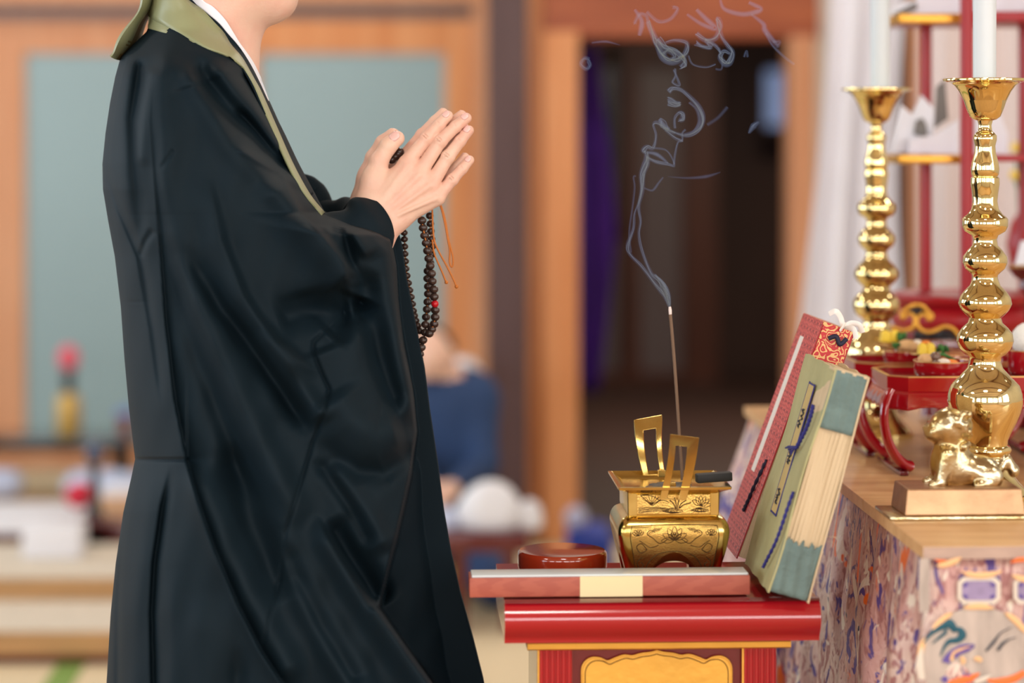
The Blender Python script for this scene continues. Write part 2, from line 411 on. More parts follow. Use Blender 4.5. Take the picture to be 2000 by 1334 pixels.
# --- hand, in pixels about the photo plane (x right, z up), converted to metres
S = Y0 / FPX
def hp(cx, cy, y): return ((600 + cx / 4.4475 - 840) * S, y, -((180 + cy / 4.4475) - 380) * S)
def make_hand():
    h = .00105
    lo = (-.112, -.062, -.075); hi = (.075, .002, .115)
    s = SDF(lo, hi, h)
    W = hp(640, 1075, -.026)
    # palm
    mc = {'i': hp(870, 640, -.0145), 'm': hp(975, 720, -.0165), 'r': hp(1065, 810, -.016), 'p': hp(1120, 920, -.0135)}
    d = s.cap(hp(600, 930, -.022), mc['i'], .0150, .0115)
    d = s.sm(d, s.cap(hp(660, 980, -.024), mc['m'], .0150, .0118), .012)
    d = s.sm(d, s.cap(hp(720, 1050, -.023), mc['r'], .0145, .0112), .012)
    d = s.sm(d, s.cap(hp(800, 1090, -.020), mc['p'], .0130, .0105), .012)
    # heel of the hand / wrist / forearm start
    d = s.sm(d, s.cap(hp(560, 960, -.022), hp(820, 1090, -.019), .0150, .0120), .012)
    d = s.sm(d, s.cap(hp(540, 1090, -.030), hp(440, 1230, -.040), .0190, .0210), .014)
    d = s.sm(d, s.cap(hp(700, 1160, -.026), hp(620, 1300, -.040), .0180, .0215), .014)
    # thenar
    d = s.sm(d, s.cap(hp(520, 960, -.018), hp(578, 760, -.015), .0165, .0140), .010)
    fing = [
        ([(870, 610), (1040, 398), (1150, 280), (1222, 206)], [-.0135, -.0100, -.0085, -.0070], [.0100, .0085, .0077, .0069]),
        ([(985, 690), (1160, 425), (1290, 300), (1383, 226)], [-.0150, -.0115, -.0090, -.0075], [.0100, .0086, .0078, .0070]),
        ([(1085, 790), (1225, 560), (1330, 425), (1404, 333)], [-.0145, -.0105, -.0085, -.0070], [.0100, .0086, .0077, .0068]),
        ([(1135, 905), (1262, 760), (1350, 665), (1412, 590)], [-.0120, -.0085, -.0070, -.0060], [.0092, .0077, .0069, .0061])]
    out = None; tips = []
    for pts, ys, rs in fing:
        q = [hp(a, b, y) for (a, b), y in zip(pts, ys)]
        f = s.cap(q[0], q[1], rs[0], rs[1] * .97)
        f = s.sm(f, s.cap(q[1], q[2], rs[1], rs[2] * .98), .0025)
        f = s.sm(f, s.cap(q[2], q[3], rs[2], rs[3]), .0025)
        # knuckle
        kk = (q[1][0], q[1][1] - .0012, q[1][2])
        f = s.sm(f, s.cap(kk, kk, rs[1] * .98), .003)
        for jj_, (ja, jb) in enumerate(((0, 1), (1, 2))):
            dv = np.array(q[jb + 1]) - np.array(q[ja]); dv /= np.linalg.norm(dv); up_ = np.array([-.25, -1, .25]); up_ -= dv * up_.dot(dv); up_ /= np.linalg.norm(up_); sd_ = np.cross(dv, up_)
            for off_ in ((-.0018, .0014) if jj_ == 0 else (.0,)):
                c_ = np.array(q[jb]) + dv * off_ + up_ * (rs[jb] + .0006)
                f = np.maximum(f, -(s.cap(c_ - sd_ * rs[jb] * .40 - up_ * .0004, c_ + sd_ * rs[jb] * .40 - up_ * .0004, .0010)) + 0) if True else f
        u = s.sm(d, f, .007)
        out = u if out is None else np.minimum(out, u)
        tips.append((q[2], q[3], rs[3]))
    tq = [hp(572, 770, -.0150), hp(625, 600, -.0125), hp(705, 470, -.0110), hp(783, 402, -.0100)]
    t = s.cap(tq[0], tq[1], .0140, .0122); t = s.sm(t, s.cap(tq[1], tq[2], .0122, .0112), .004)
    t = s.sm(t, s.cap(tq[2], tq[3], .0112, .0100), .004)
    out = np.minimum(out, s.sm(d, t, .010))
    tips.append((tq[2], tq[3], .0100))
    # tendons and veins on the back of the hand
    for k, tgt in enumerate(('i', 'm', 'r', 'p')):
        a = hp(*( [(640, 960), (690, 1000), (745, 1040), (800, 1060)][k]), -.0385); e = mc[tgt]; e = (e[0], e[1] - .0105, e[2])
        out = s.sm(out, s.cap(a, e, .0012, .0022), .005)
    # the palm side stays behind the plane where both hands meet
    out = np.maximum(out, s.X[..., 1] + .0004)
    s.d = out
    V, F = s.mesh()
    return V, F, tips
HV, HF, HT = make_hand()
hc = np.array([X(840, Y0), Y0, Z(380, Y0)])
HVn = HV + hc
HVf = HV * np.array([1, -1, 1]) + hc + np.array([-.0065, .001, .0035])
bodyV = [HVn, HVf]; bodyF = [HF, HF[:, ::-1]]
# --- rest of the figure (coarser), one continuous skin: head, neck, trunk, arms, legs
s = SDF((X(120, Y0), Y0 - .30, -.0), (X(860, Y0), Y0 + .30, Z(-335, Y0)), .0085)
def bp(px, py, y): return (X(px, Y0), Y0 + y, Z(py, Y0))
d = s.cap(bp(395, 330, 0), bp(420, 700, 0), .080, .085, (1, 1.35, 1))
d = s.sm(d, s.cap(bp(440, 780, 0), bp(450, 860, 0), .080, .075, (1, 1.25, 1)), .05)
d = s.sm(d, s.cap(bp(385, 185, 0), bp(395, 300, 0), .055, .075, (1, 1.4, 1)), .05)
for sg in (-1, 1):
    d = s.sm(d, s.cap(bp(385, 190, 0), bp(365, 225, sg * .125), .042, .040), .03)
    d = s.sm(d, s.cap(bp(365, 225, sg * .125), bp(560, 580, sg * .150), .040, .036), .03)
    d = s.sm(d, s.cap(bp(560, 580, sg * .150), bp(690, 480, sg * .06), .034, .027), .02)
    d = s.sm(d, s.cap(bp(450, 900, sg * .08), bp(465, 1500, sg * .09), .070, .052), .03)
    d = s.sm(d, s.cap(bp(445, 1500, sg * .10), bp(420, 2130, sg * .10), .055, .038), .02)
    d = s.sm(d, s.cap(bp(415, 2195, sg * .10), bp(540, 2215, sg * .10), .035, .028), .02)
s.d = d; TV, TF = s.mesh(); bodyV.append(TV); bodyF.append(TF)
s = SDF((X(270, Y0), Y0 - .105, Z(260, Y0)), (X(640, Y0), Y0 + .105, Z(-325, Y0)), .0035)
d = s.cap(bp(415, 200, 0), bp(432, 10, 0), .060, .052)
d = s.sm(d, s.cap(bp(432, 10, 0), bp(440, -120, 0), .052, .056), .03)
d = s.sm(d, s.ell(bp(452, -178, 0), (.098, .076, .092)), .03)
d = s.sm(d, s.ell(bp(500, -110, 0), (.062, .060, .088)), .03)
d = s.sm(d, s.cap(bp(543, -2, -.008), bp(543, -2, .008), .0185), .02)
for sg in (-1, 1):
    d = s.sm(d, s.cap(bp(540, -4, sg * .008), bp(468, -42, sg * .046), .0185, .020), .022)
    d = s.sm(d, s.cap(bp(520, 2, sg * .006), bp(476, 0, sg * .030), .018, .022), .025)
    d = s.sm(d, s.ell(bp(553, -100, sg * .034), (.016, .018, .02)), .015)
    d = s.sm(d, s.ell(bp(440, -98, sg * .077), (.018, .006, .030)), .006)
d = s.sm(d, s.cap(bp(578, -128, 0), bp(596, -82, 0), .006, .011), .010)
d = s.sm(d, s.cap(bp(574, -46, -.016), bp(574, -46, .016), .0065), .006)
d = s.sm(d, s.cap(bp(572, -34, -.012), bp(572, -34, .012), .007), .006)
d = s.sm(d, s.cap(bp(574, -160, -.034), bp(574, -160, .034), .008), .014)
for sg in (-1, 1): d = s.sm(d, -s.cap(bp(585, -134, sg * .031), bp(585, -134, sg * .031), .012) * -1, .004)
s.d = d; NV, NF = s.mesh(); bodyV.append(NV); bodyF.append(NF)
off = 0; FF = []
for v_, f_ in zip(bodyV, bodyF): FF.append(f_ + off); off += len(v_)
body = pm('body', np.concatenate(bodyV), np.concatenate(FF), M_skin)
sm_ = body.modifiers.new('smooth', 'CORRECTIVE_SMOOTH'); sm_.iterations = 1; sm_.smooth_type = 'SIMPLE'
sm_.use_only_smooth = True
# fingernails
for mirror in (1, -1):
    for (a, b, r) in HT:
        a_ = Vector(a); b_ = Vector(b); t = (b_ - a_).normalized()
        up = Vector((0, -1, 0)); up = (up - t * up.dot(t)).normalized(); sd = t.cross(up)
        # nails of praying hands face outwards and a little to the thumb side
        up = (up * .80 + Vector((-.55, 0, .55)) * .60); up = (up - t * up.dot(t)).normalized(); sd = t.cross(up)
        vs = []; n = 9; L_ = r * 1.25; Wd = r * .72
        for i in range(n):
            for j in range(n):
                u = -1 + 2 * i / (n - 1); v = -1 + 2 * j / (n - 1)
                k = math.sqrt(max(0, 1 - abs(u) ** 4)) * .98
                x_ = v * Wd * max(k, .15); an = x_ / r
                rr = r * 1.035 - .00035 * (abs(v) ** 6)
                c = b_ - t * (r * .05) + t * (u * L_ * .55) - (t * 0)
                fall = 1 - .10 * max(0, u) ** 2
                p_ = c + up * (math.cos(an) * rr * fall) + sd * (math.sin(an) * rr * fall)
                if mirror < 0: p_ = Vector((p_.x, -p_.y, p_.z)) + Vector((-.0065, .001, .0035))
                vs.append(p_ + Vector(hc))
        fs = [(i * n + j, i * n + j + 1, (i + 1) * n + j + 1, (i + 1) * n + j) for i in range(n - 1) for j in range(n - 1)]
        o = pm('fingernail', vs, fs, M_nail, parent=person)
        so = o.modifiers.new('s', 'SOLIDIFY'); so.thickness = .0006; so.offset = 1 if mirror > 0 else -1
# hair (close cropped cap) and eyes, above the frame
hv = []; n = 28
b = B()
for i in range(n // 2 + 1):
    for j in range(n):
        t = math.pi * .56 * i / (n // 2); a = 2 * math.pi * j / n
        hv.append((X(448, Y0) + .1015 * math.sin(t) * math.cos(a), Y0 + .0795 * math.sin(t) * math.sin(a), Z(-180, Y0) + .0955 * math.cos(t) - .022 * math.sin(t) * (1 - math.cos(a)) * .5 * t))
hf = [(i * n + j, (i + 1) * n + j, (i + 1) * n + (j + 1) % n, i * n + (j + 1) % n) for i in range(n // 2) for j in range(n)]
pm('hair', hv, hf, M_hair)
M_eye = mat('eye_white', (235, 232, 228), .2)
for sg in (-1, 1):
    q = bp(566, -134, sg * .030); bb = B().ball(q, .0105, 14); bb.ball((q[0] + .0062, q[1], q[2] - .001), .0052, 10, 1)
    bb.build('eye', [M_eye, M_hair], person, True, M=pinv)

# --- robe: one closed cloth volume with folds
def pd(pts, Xp, Yp, full=False):
    "distance, signed side (+ = right of travel in image), parameter 0..1"
    best = np.full(Xp.shape, 1e9); side = np.ones(Xp.shape); par = np.zeros(Xp.shape); rat = np.zeros(Xp.shape)
    pts = np.array(pts, float); seg = np.linalg.norm(np.diff(pts, axis=0), axis=1); cum = np.r_[0, np.cumsum(seg)]
    for i in range(len(pts) - 1):
        a, b_ = pts[i], pts[i + 1]; ab = b_ - a
        t = np.clip(((Xp - a[0]) * ab[0] + (Yp - a[1]) * ab[1]) / (ab @ ab), 0, 1)
        dx = Xp - a[0] - t * ab[0]; dy = Yp - a[1] - t * ab[1]; dd = np.hypot(dx, dy)
        m_ = dd < best; best = np.where(m_, dd, best)
        cr = ab[0] * dy - ab[1] * dx   # image y down: >0 = right-hand side of travel
        side = np.where(m_, np.sign(cr), side); rat = np.where(m_, cr / (math.hypot(*ab) * np.maximum(dd, 1e-6)), rat); par = np.where(m_, (cum[i] + t * seg[i]) / cum[-1], par)
    return (best, side, par, rat) if full else (best, side, par)
def sst(x): x = np.clip(x, 0, 1); return x * x * (3 - 2 * x)
def sst(x): x = np.clip(x, 0, 1); return x * x * (3 - 2 * x)
left_e = [(-30, 300), (20, 296), (45, 293), (62, 286), (85, 262), (110, 236), (150, 225), (200, 215), (260, 206), (320, 200), (370, 201), (430, 211), (500, 224), (600, 236), (700, 243), (800, 252), (880, 262), (897, 264), (930, 257), (1000, 241), (1100, 226), (1200, 216), (1334, 208), (1600, 190), (1900, 165), (2150, 150), (2236, 150)]
right_e = [(-30, 372), (0, 386), (40, 424), (75, 460), (104, 482), (150, 503), (195, 524), (260, 553), (310, 577), (360, 604), (415, 633), (440, 700), (458, 780), (480, 786), (540, 794), (600, 806), (660, 818), (720, 830), (800, 840), (900, 855), (1000, 868), (1080, 882), (1160, 900), (1250, 925), (1334, 946), (1500, 965), (1700, 930), (1900, 900), (2100, 880), (2236, 870)]
def hbase(y):
    f_ = lambda v: np.interp(v, [-30, 20, 60, 100, 140, 200, 300, 450, 700, 900, 1100, 1334, 1800, 2236], [.062, .068, .085, .13, .17, .20, .225, .235, .24, .24, .245, .25, .26, .27])
    y = np.asarray(y, float); return sum(f_(y + k) for k in range(-60, 61, 12) if True) / 11 * sst((y - 60) / 120) + f_(y) * (1 - sst((y - 60) / 120))
B2 = [(640, -600), (640, 400), (700, 440), (758, 470), (768, 520), (772, 590), (783, 680), (800, 760), (809, 842), (797, 930), (770, 1050), (752, 1120), (736, 1189), (775, 1245), (838, 1334), (930, 1480), (960, 1700), (960, 2300)]
B1 = [(300, 165), (297, 240), (303, 330), (313, 450), (325, 620), (343, 780), (366, 897), (392, 990), (421, 1075), (465, 1180), (511, 1271), (560, 1345), (640, 1450)]
FOLDS = [  # polyline px, width px (left, right), amplitude start/end in m (+ towards the camera)
    ([(225, 150), (213, 230), (222, 330), (240, 480), (256, 700)], 14.5, 31.9, 0.0130, 0.0052),
    ([(250, 130), (240, 220), (243, 340), (262, 470)], 20.3, 23.2, 0.0182, 0.0052),
    ([(272, 130), (258, 230), (262, 340), (280, 480)], 9.2, 11.5, -0.0156, -0.0039),
    ([(298, 148), (284, 230), (276, 330)], 11.6, 20.3, 0.0182, 0.0052),
    ([(322, 130), (318, 230), (322, 330), (345, 500)], 20.3, 29, 0.0208, 0.0078),
    ([(345, 100), (372, 130), (385, 170)], 43.5, 58, 0.0130, 0.0078),
    ([(199, 315), (232, 410), (272, 503), (296, 640), (318, 800)], 4.6, 10.3, -0.0117, -0.0052),
    ([(300, 446), (284, 470), (272, 503)], 4.6, 6.9, -0.0065, -0.0052),
    ([(340, 290), (322, 318), (312, 330)], 3.4, 4.6, -0.0039, -0.0026),
    # upper arm and armpit
    ([(372, 150), (410, 215), (452, 285), (520, 350), (560, 388), (640, 452)], 29, 23.2, 0.0234, 0.0182),
    ([(392, 140), (440, 205), (485, 250), (540, 320), (575, 352)], 17.4, 20.3, -0.0286, -0.0182),
    ([(455, 210), (480, 232), (520, 280), (560, 330)], 9.2, 9.2, -0.0182, -0.0130),
    ([(430, 140), (480, 195), (520, 240), (555, 300)], 20.3, 20.3, 0.0208, 0.0156),
    ([(455, 285), (500, 312), (545, 335), (590, 372)], 6.9, 11.5, 0.0104, 0.0104),
    ([(478, 150), (520, 220), (560, 290), (600, 360)], 8, 9.2, -0.0130, -0.0078),
    # forearm underside and great hanging folds
    ([(540, 330), (587, 420), (630, 465), (664, 504), (690, 540), (700, 562)], 46, 9, 0.0286, 0.0520),
    ([(664, 430), (676, 470), (684, 520), (692, 556)], 8, 14, -0.0156, -0.0260),
    ([(640, 425), (672, 438), (700, 470), (722, 505)], 12, 16, 0.0182, 0.0182),
    ([(690, 440), (730, 470), (759, 497), (767, 580), (782, 687), (808, 836)], 26, 16, 0.0208, 0.0468),
    ([(721, 516), (709, 561), (716, 620), (728, 657), (759, 752), (790, 812)], 22, 30, -0.0390, -0.0286),
    ([(640, 660), (660, 640), (690, 610), (705, 575)], 26, 30, -0.0286, -0.0585),
    ([(540, 630), (590, 610), (640, 605), (690, 600)], 30, 34, -0.0234, -0.0442),
    ([(600, 560), (620, 640), (640, 690)], 40, 40, -0.0130, -0.0234),
    # lit ridge above the hollow
    ([(400, 330), (430, 470), (473, 580), (500, 622), (538, 670), (580, 706), (625, 736)], 30, 12, 0.0130, 0.0338),
    ([(359, 470), (393, 542), (431, 603), (477, 657), (511, 702), (557, 771), (595, 828), (606, 860)], 18, 22, -0.0208, -0.0338),
    ([(318, 440), (332, 510), (358, 603), (396, 714), (430, 800), (462, 900), (500, 1000)], 22, 26, -0.0078, -0.0260),
    ([(340, 430), (370, 540), (410, 650), (455, 750), (500, 850), (550, 950), (600, 1040)], 30, 34, 0.0182, 0.0390),
    ([(500, 640), (560, 720), (600, 780), (640, 830)], 26, 22, 0.0130, 0.0312),
    ([(650, 760), (690, 820), (740, 850), (790, 835)], 50, 40, 0.0234, 0.0338),
    ([(612, 850), (657, 897), (700, 920), (750, 926), (790, 895), (806, 860)], 20, 22, -0.0078, -0.0312),
    ([(610, 892), (640, 925), (668, 965), (700, 1015), (728, 1072)], 14, 16, -0.0156, -0.0208),
    ([(640, 900), (690, 970), (740, 1040), (765, 1080)], 26, 24, 0.0130, 0.0208),
    ([(607, 1000), (650, 1070), (690, 1135), (740, 1205), (800, 1290), (860, 1370)], 30, 9, 0.0338, 0.0442),
    ([(640, 1010), (680, 1080), (715, 1135), (745, 1190)], 16, 30, -0.0260, -0.0520),
    ([(372, 900), (410, 990), (450, 1090), (500, 1190), (560, 1300)], 30, 34, 0.0260, 0.0338),
    ([(440, 860), (480, 980), (520, 1080), (560, 1180)], 30, 34, -0.0182, -0.0234),
    ([(540, 960), (560, 1060), (600, 1160), (650, 1260), (700, 1340)], 34, 36, 0.0182, 0.0338),
    ([(556, 1050), (580, 1120), (630, 1220), (690, 1320)], 14, 20, -0.0156, -0.0234),
    # seam line of the sleeve
    ([(673, 611), (640, 640), (612, 668), (611, 690), (630, 735), (642, 760), (636, 800), (610, 862), (585, 950), (557, 1040), (552, 1084)], 2.9, 4, -.0075, -.0065),
    ([(552, 1084), (546, 1130), (511, 1270)], 2.5, 3.4, -.0055, -.0045),
    ([(240, 590), (300, 590)], 1.8, 1.8, -.002, -.001),
    # skirt pleats
    ([(255, 905), (236, 1000), (230, 1150), (229, 1334), (215, 1600)], 5.8, 6.9, -.014, -.014),
    ([(300, 905), (275, 1050), (262, 1200), (250, 1400)], 37.7, 23.2, .012, .014),
    ([(338, 902), (318, 990), (302, 1100), (297, 1200), (300, 1334), (310, 1600)], 4.6, 11.5, -.020, -.020),
    ([(400, 1150), (390, 1334), (400, 1700)], 37.7, 37.7, .012, .016),
    ([(340, 1100), (335, 1334), (345, 1700)], 17.4, 20.3, .010, .010),
    ([(470, 1250), (460, 1400), (470, 1700)], 17.4, 20.3, -.012, -.016),
]
def _f(t): return (1 - (1 - np.clip(t, 0, 1)) ** 2.4) ** .55
def prof(x, xl_, xr_):
    wd = xr_ - xl_; wl = np.minimum(215, wd * .5); wr = np.minimum(185, wd * .5)
    return _f((x - xl_) / wl) * _f((xr_ - x) / wr)
def robe_height(Xp, Yp, u):
    e = 1 - np.abs(2 * u - 1) ** 2.6
    hh = hbase(Yp) * prof(Xp, xl[:, None], xr[:, None])
    # rounded shoulder / upper back, hollow where the sleeve stops
    d2, s2, _ = pd(B2, Xp, Yp)
    low = sst((-s2 * d2) / 9.0 + .1) if False else None
    right_of = sst((s2 * d2 * B2SIDE) / 9.0) * sst((Yp - 425) / 30)
    d1, s1, p1 = pd(B1, Xp, Yp)
    amp1 = np.interp(p1, [0, .25, .6, 1], [.0, .010, .030, .040])
    rgt = sst(-s1 * d1 * B1SIDE / -5.0)
    hh = hh + rgt * amp1 * np.exp(-d1 / 170.0)
    fade = np.clip(np.minimum(Xp - xl[:, None], xr[:, None] - Xp) / 14.0, 0, 1) ** .7
    add = 0
    for pts, wl, wr, a0, a1 in FOLDS:
        d_, s_, p_, r_ = pd(pts, Xp, Yp, True)
        w_ = (wl + wr) / 2 + (wl - wr) / 2 * np.clip(r_, -1, 1)
        tp = (sst(p_ / .16) if pts[0][1] > 160 else 1) * (sst((1 - p_) / .14) if pts[-1][1] < 1300 else 1)
        add = add + (a0 + (a1 - a0) * p_) * tp * np.exp(-(d_ / w_) ** 2)
    # seam at the waist: jacket overlaps skirt
    add = add + .007 * sst((897 - Yp) / 3.0) * sst((368 - Xp) / 6.0) * sst((Yp - 700) / 150)
    add = add - .010 * np.exp(-((Yp - 898) / 2.6) ** 2) * sst((370 - Xp) / 5.0)
    # fine cloth undulation
    add = add + .002 * np.sin(Xp * .035 + Yp * .012) * np.sin(Yp * .017 - Xp * .01) + .0012 * np.sin(Xp * .09 + Yp * .03)
    hh = hh + add * fade
    sleeve_low = (.135 + .05 * np.clip((Yp - 900) / 400, 0, 1))
    hh = np.where(right_of > 0, hh * (1 - right_of) + right_of * np.minimum(hh, np.maximum(hh - sleeve_low, .012)), hh)
    return hh
B2SIDE = -1.0; B1SIDE = 1.0
ys = np.concatenate([np.arange(-30, 1344, 3.5), np.arange(1350, 2240, 22)])
NU = 250
uu = np.linspace(0, 1, NU)
uu = .5 - .5 * np.cos(uu * math.pi) * (1 - .55 * np.sin(uu * math.pi) ** 2) if False else uu * .72 + .28 * (.5 - .5 * np.cos(uu * math.pi))
xl = np.interp(ys, [a for a, _ in left_e], [b_ for _, b_ in left_e]); xr = np.interp(ys, [a for a, _ in right_e], [b_ for _, b_ in right_e])
Xp = xl[:, None] + (xr - xl)[:, None] * uu[None, :]; Yp = np.repeat(ys[:, None], NU, 1); U = np.repeat(uu[None, :], len(ys), 0)
Hf = robe_height(Xp, Yp, U)
# perspective: a pixel seen on the near surface lies at a nearer depth
Dn = Y0 - Hf
vsF = np.stack([(Xp - 1000) / FPX * Dn, Dn, CZ - (Yp - HOR) / FPX * Dn], -1)
vsF[..., 2] = np.maximum(vsF[..., 2], .01)
sub = slice(None, None, 5); NB = len(uu[sub])
Hb = hbase(Yp) * prof(Xp, xl[:, None], xr[:, None])
Db = Y0 + Hb * .85
vb = np.stack([(Xp - 1000) / FPX * Y0, Db, CZ - (Yp - HOR) / FPX * Y0], -1)
vb[..., 2] = np.maximum(vb[..., 2], .01)
ny = len(ys); nb = NU
allv = np.concatenate([vsF.reshape(-1, 3), vb[:, ::-1].reshape(-1, 3)])
ii, jj = np.meshgrid(np.arange(ny - 1), np.arange(NU - 1), indexing='ij'); ii = ii.ravel(); jj = jj.ravel()
q = np.stack([ii * NU + jj, (ii + 1) * NU + jj, (ii + 1) * NU + jj + 1, ii * NU + jj + 1], 1)
o2_ = ny * NU
q2 = q + o2_
k = np.arange(ny - 1)
qs1 = np.stack([k * NU + NU - 1, (k + 1) * NU + NU - 1, o2_ + (k + 1) * NU, o2_ + k * NU], 1)
qs2 = np.stack([o2_ + k * NU + NU - 1, o2_ + (k + 1) * NU + NU - 1, (k + 1) * NU, k * NU], 1)
robe = pm('robe', allv, np.concatenate([q, q2, qs1, qs2]), M_robe)

def surfD(px, py, lift=.004):
    "depth of the robe's near surface under a pixel"
    a = np.interp(py, [a for a, _ in left_e], [b_ for _, b_ in left_e]); c = np.interp(py, [a for a, _ in right_e], [b_ for _, b_ in right_e])
    return Y0 - float(hbase(py) * prof(min(max(px, a), c), a, c)) - lift
# --- sleeve cuff round the near wrist and the far one
def cuff(y_end, y_start, px_end, px_start, name, rmul=1.0, far=False):
    A = Vector((X(px_start[0], Y0), Y0 + y_start, Z(px_start[1], Y0))); E = Vector((X(px_end[0], Y0), Y0 + y_end, Z(px_end[1], Y0)))
    ax = (E - A).normalized(); up = Vector((-ax.z, 0, ax.x)).normalized(); dp = ax.cross(up)
    vs = []; n = 72; K = 46
    for i in range(K):
        t = i / (K - 1)
        c = A + (E - A) * t
        c += up * (.006 * math.sin(t * 3.1))
        r = (.058 * (1 - t) + .0345 * t) * rmul
        for j in range(n):
            an = 2 * math.pi * j / n
            r_ = r * (1 + .0)
            w1 = .0065 * math.sin(14 * t + 2.2 * math.sin(an) + 1.1) * (1 - t * .5)
            w2 = .0042 * math.sin(27 * t - 3 * math.cos(an)) * (1 - t * .6)
            drop = 0.0
            vs.append(c + up * (math.cos(an) * (r_ + w1 + w2)) + dp * (math.sin(an) * (r_ * .80 + w1)) + ax * (.006 * math.cos(an) * t))
    fs = [(i * n + j, i * n + (j + 1) % n, (i + 1) * n + (j + 1) % n, (i + 1) * n + j) for i in range(K - 1) for j in range(n)]
    o = pm(name, vs, fs, M_robe); so = o.modifiers.new('s', 'SOLIDIFY'); so.thickness = .004; so.offset = -1
    return o
cuff(-.030, -.125, (743, 430), (610, 540), 'sleeve_cuff')
cuff(.030, .125, (735, 432), (600, 500), 'sleeve_cuff', .92)
# far sleeve bulge seen past the chest
b = B(); q_ = spline([bp(575, 345, .10), bp(596, 372, .11), bp(606, 392, .11), bp(612, 420, .11), bp(622, 470, .10)], 10); b.tube(q_, list(np.interp(np.linspace(0, 1, len(q_)), [0, .15, .3, .6, 1], [.003, .012, .016, .019, .026])), 28)
b.build('far_sleeve_fold', M_robe, person, True, 80, M=pinv)
# white inner cuff
b = B(); b.tube([bp(700, 402, -.035), bp(692, 412, -.036), bp(684, 420, -.036)], [.004, .006, .006], 10); b.build('inner_cuff', M_white, person, True, M=pinv)

# --- collars: bands wrapped round the neck
def band(name, upper, lower, m, lift=.004, th=.003, du=None, n=8, pull=0.0):
    up = spline(upper, 10); lo = spline(lower, 10); k = min(len(up), len(lo))
    def rs(a):
        a = np.array(a); s_ = np.r_[0, np.cumsum(np.linalg.norm(np.diff(a, axis=0), axis=1))]; t = np.linspace(0, s_[-1], 60)
        return np.stack([np.interp(t, s_, a[:, 0]), np.interp(t, s_, a[:, 1])], 1)
    up = rs(up); lo = rs(lo); vs = []
    for i in range(60):
        for j in range(n):
            t = j / (n - 1); p = up[i] * (1 - t) + lo[i] * t
            D = surfD(p[0], p[1], lift)
            dxn = (p[0] - np.interp(p[1], [-30, 200], [434, 415])) * S; rn = .0605
            if p[1] < 215: D = min(D, Y0 - math.sqrt(max(rn * rn - dxn * dxn, 0)) - lift)
            if du is not None: D = du(p[0], p[1], t)
            vs.append(P(p[0], p[1], D - pull * math.sin(math.pi * t)))
    fs = [(i * n + j, (i + 1) * n + j, (i + 1) * n + j + 1, i * n + j + 1) for i in range(59) for j in range(n - 1)]
    o = pm(name, vs, fs, m); so = o.modifiers.new('s', 'SOLIDIFY'); so.thickness = th; so.offset = 0
    return o
band('white_collar', [(376, -30), (396, 0), (416, 13), (439, 37), (456, 64), (468, 84), (479, 99), (496, 125), (512, 160), (526, 197)], [(346, -30), (372, 0), (402, 24), (426, 44), (443, 64), (461, 84), (473, 101), (489, 128), (506, 162), (520, 197)], M_white, .002, .002)
band('black_collar', [(350, -30), (374, 0), (403, 25), (428, 46), (445, 66), (463, 87), (474, 103), (491, 131), (508, 165), (524, 200), (555, 262), (580, 315), (612, 378)], [(335, -30), (356, 0), (386, 26), (408, 46), (426, 70), (442, 94), (462, 117), (478, 142), (494, 172), (510, 208), (542, 270), (568, 322), (602, 385)], M_robe, .004, .002)
band('olive_collar_band', [(345, -30), (366, 0), (396, 20), (416, 40), (436, 64), (450, 88), (470, 111), (484, 134), (497, 158), (510, 182), (540, 250), (572, 322), (604, 380), (633, 416)],
     [(292, -30), (294, 6), (292, 32), (330, 54), (369, 76), (402, 94), (440, 108), (470, 128), (490, 158), (503, 186), (532, 254), (564, 326), (597, 384), (628, 421)], M_olive, .007, .003)
band('olive_under_band', [(290, 26), (300, 38), (335, 54), (366, 72), (385, 84)], [(290, 56), (305, 60), (325, 66), (355, 74), (378, 84)], M_olive, .005, .002)
# pleated flap hanging at the nape
for k_, (dx, m_) in enumerate(((0, M_olive), (5, M_olivedk), (9, M_olivedk), (13, M_olive))):
    b = B(); pts = spline([(300 - 7 + dx, -30), (286 + dx * .6, 10), (262 + dx * .8, 50), (238 + dx, 92), (224 + dx * .9, 113 + k_)], 6)
    b.tube([P(x, y, Y0 - .02 + .012 * k_) for x, y in pts], [.006 + .0015 * math.sin(i * .5) for i in range(len(pts))], 8, flat=6.0, up=(1, 0, .6))
    b.build('nape_flap', m_, person, True, 60, M=pinv)

# ---------------------------------------------------------------- prayer beads
M_bead = mat('dark_wood_bead', (66, 48, 42), .28, noise=.5, nscale=120, spec=.6)
M_redbead = mat('red_bead', (190, 22, 34), .15)
M_cord = mat('orange_cord', (190, 108, 34), .6)
def bd(cx, cy, y): return Vector(P(740 + cx / 3.705, 360 + cy / 3.705, Y0 + y))
beads = thing('prayer_beads', 'double strand of dark wooden prayer beads with orange cord hanging from the praying hands', 'beads', tuple(bd(340, 600, 0)))
binv = Matrix.Translation(-Vector(beads.location))
front = [(275, 190), (312, 262), (320, 315), (331, 370), (342, 425), (352, 481), (361, 537), (371, 591), (381, 646), (386, 701), (398, 760), (401, 814), 'R', (408, 910), (407, 961), (400, 1011), (383, 1049), (365, 1080)]
back_ = [(368, 228), (372, 285), (376, 340), (381, 396), (385, 450), (383, 508), (372, 566), (354, 627), (352, 682), (357, 738), (357, 793), (353, 850), (348, 905), (342, 960), (338, 1015), (335, 1072), (320, 1128), (308, 1180), (296, 1228), (276, 1270)]
left_ = [(183, 350), (185, 397), (187, 450), (189, 503), (193, 557), (196, 610), (204, 662), (214, 714), (224, 765), (234, 815), (243, 865), (250, 915), (258, 950), (268, 985), (283, 1022), (297, 1062)]
unit = B().ball((0, 0, 0), .0059, 20, sc=(1, 1, .9)); ub = unit.build('bead', M_bead, beads, True, 80)
first = True
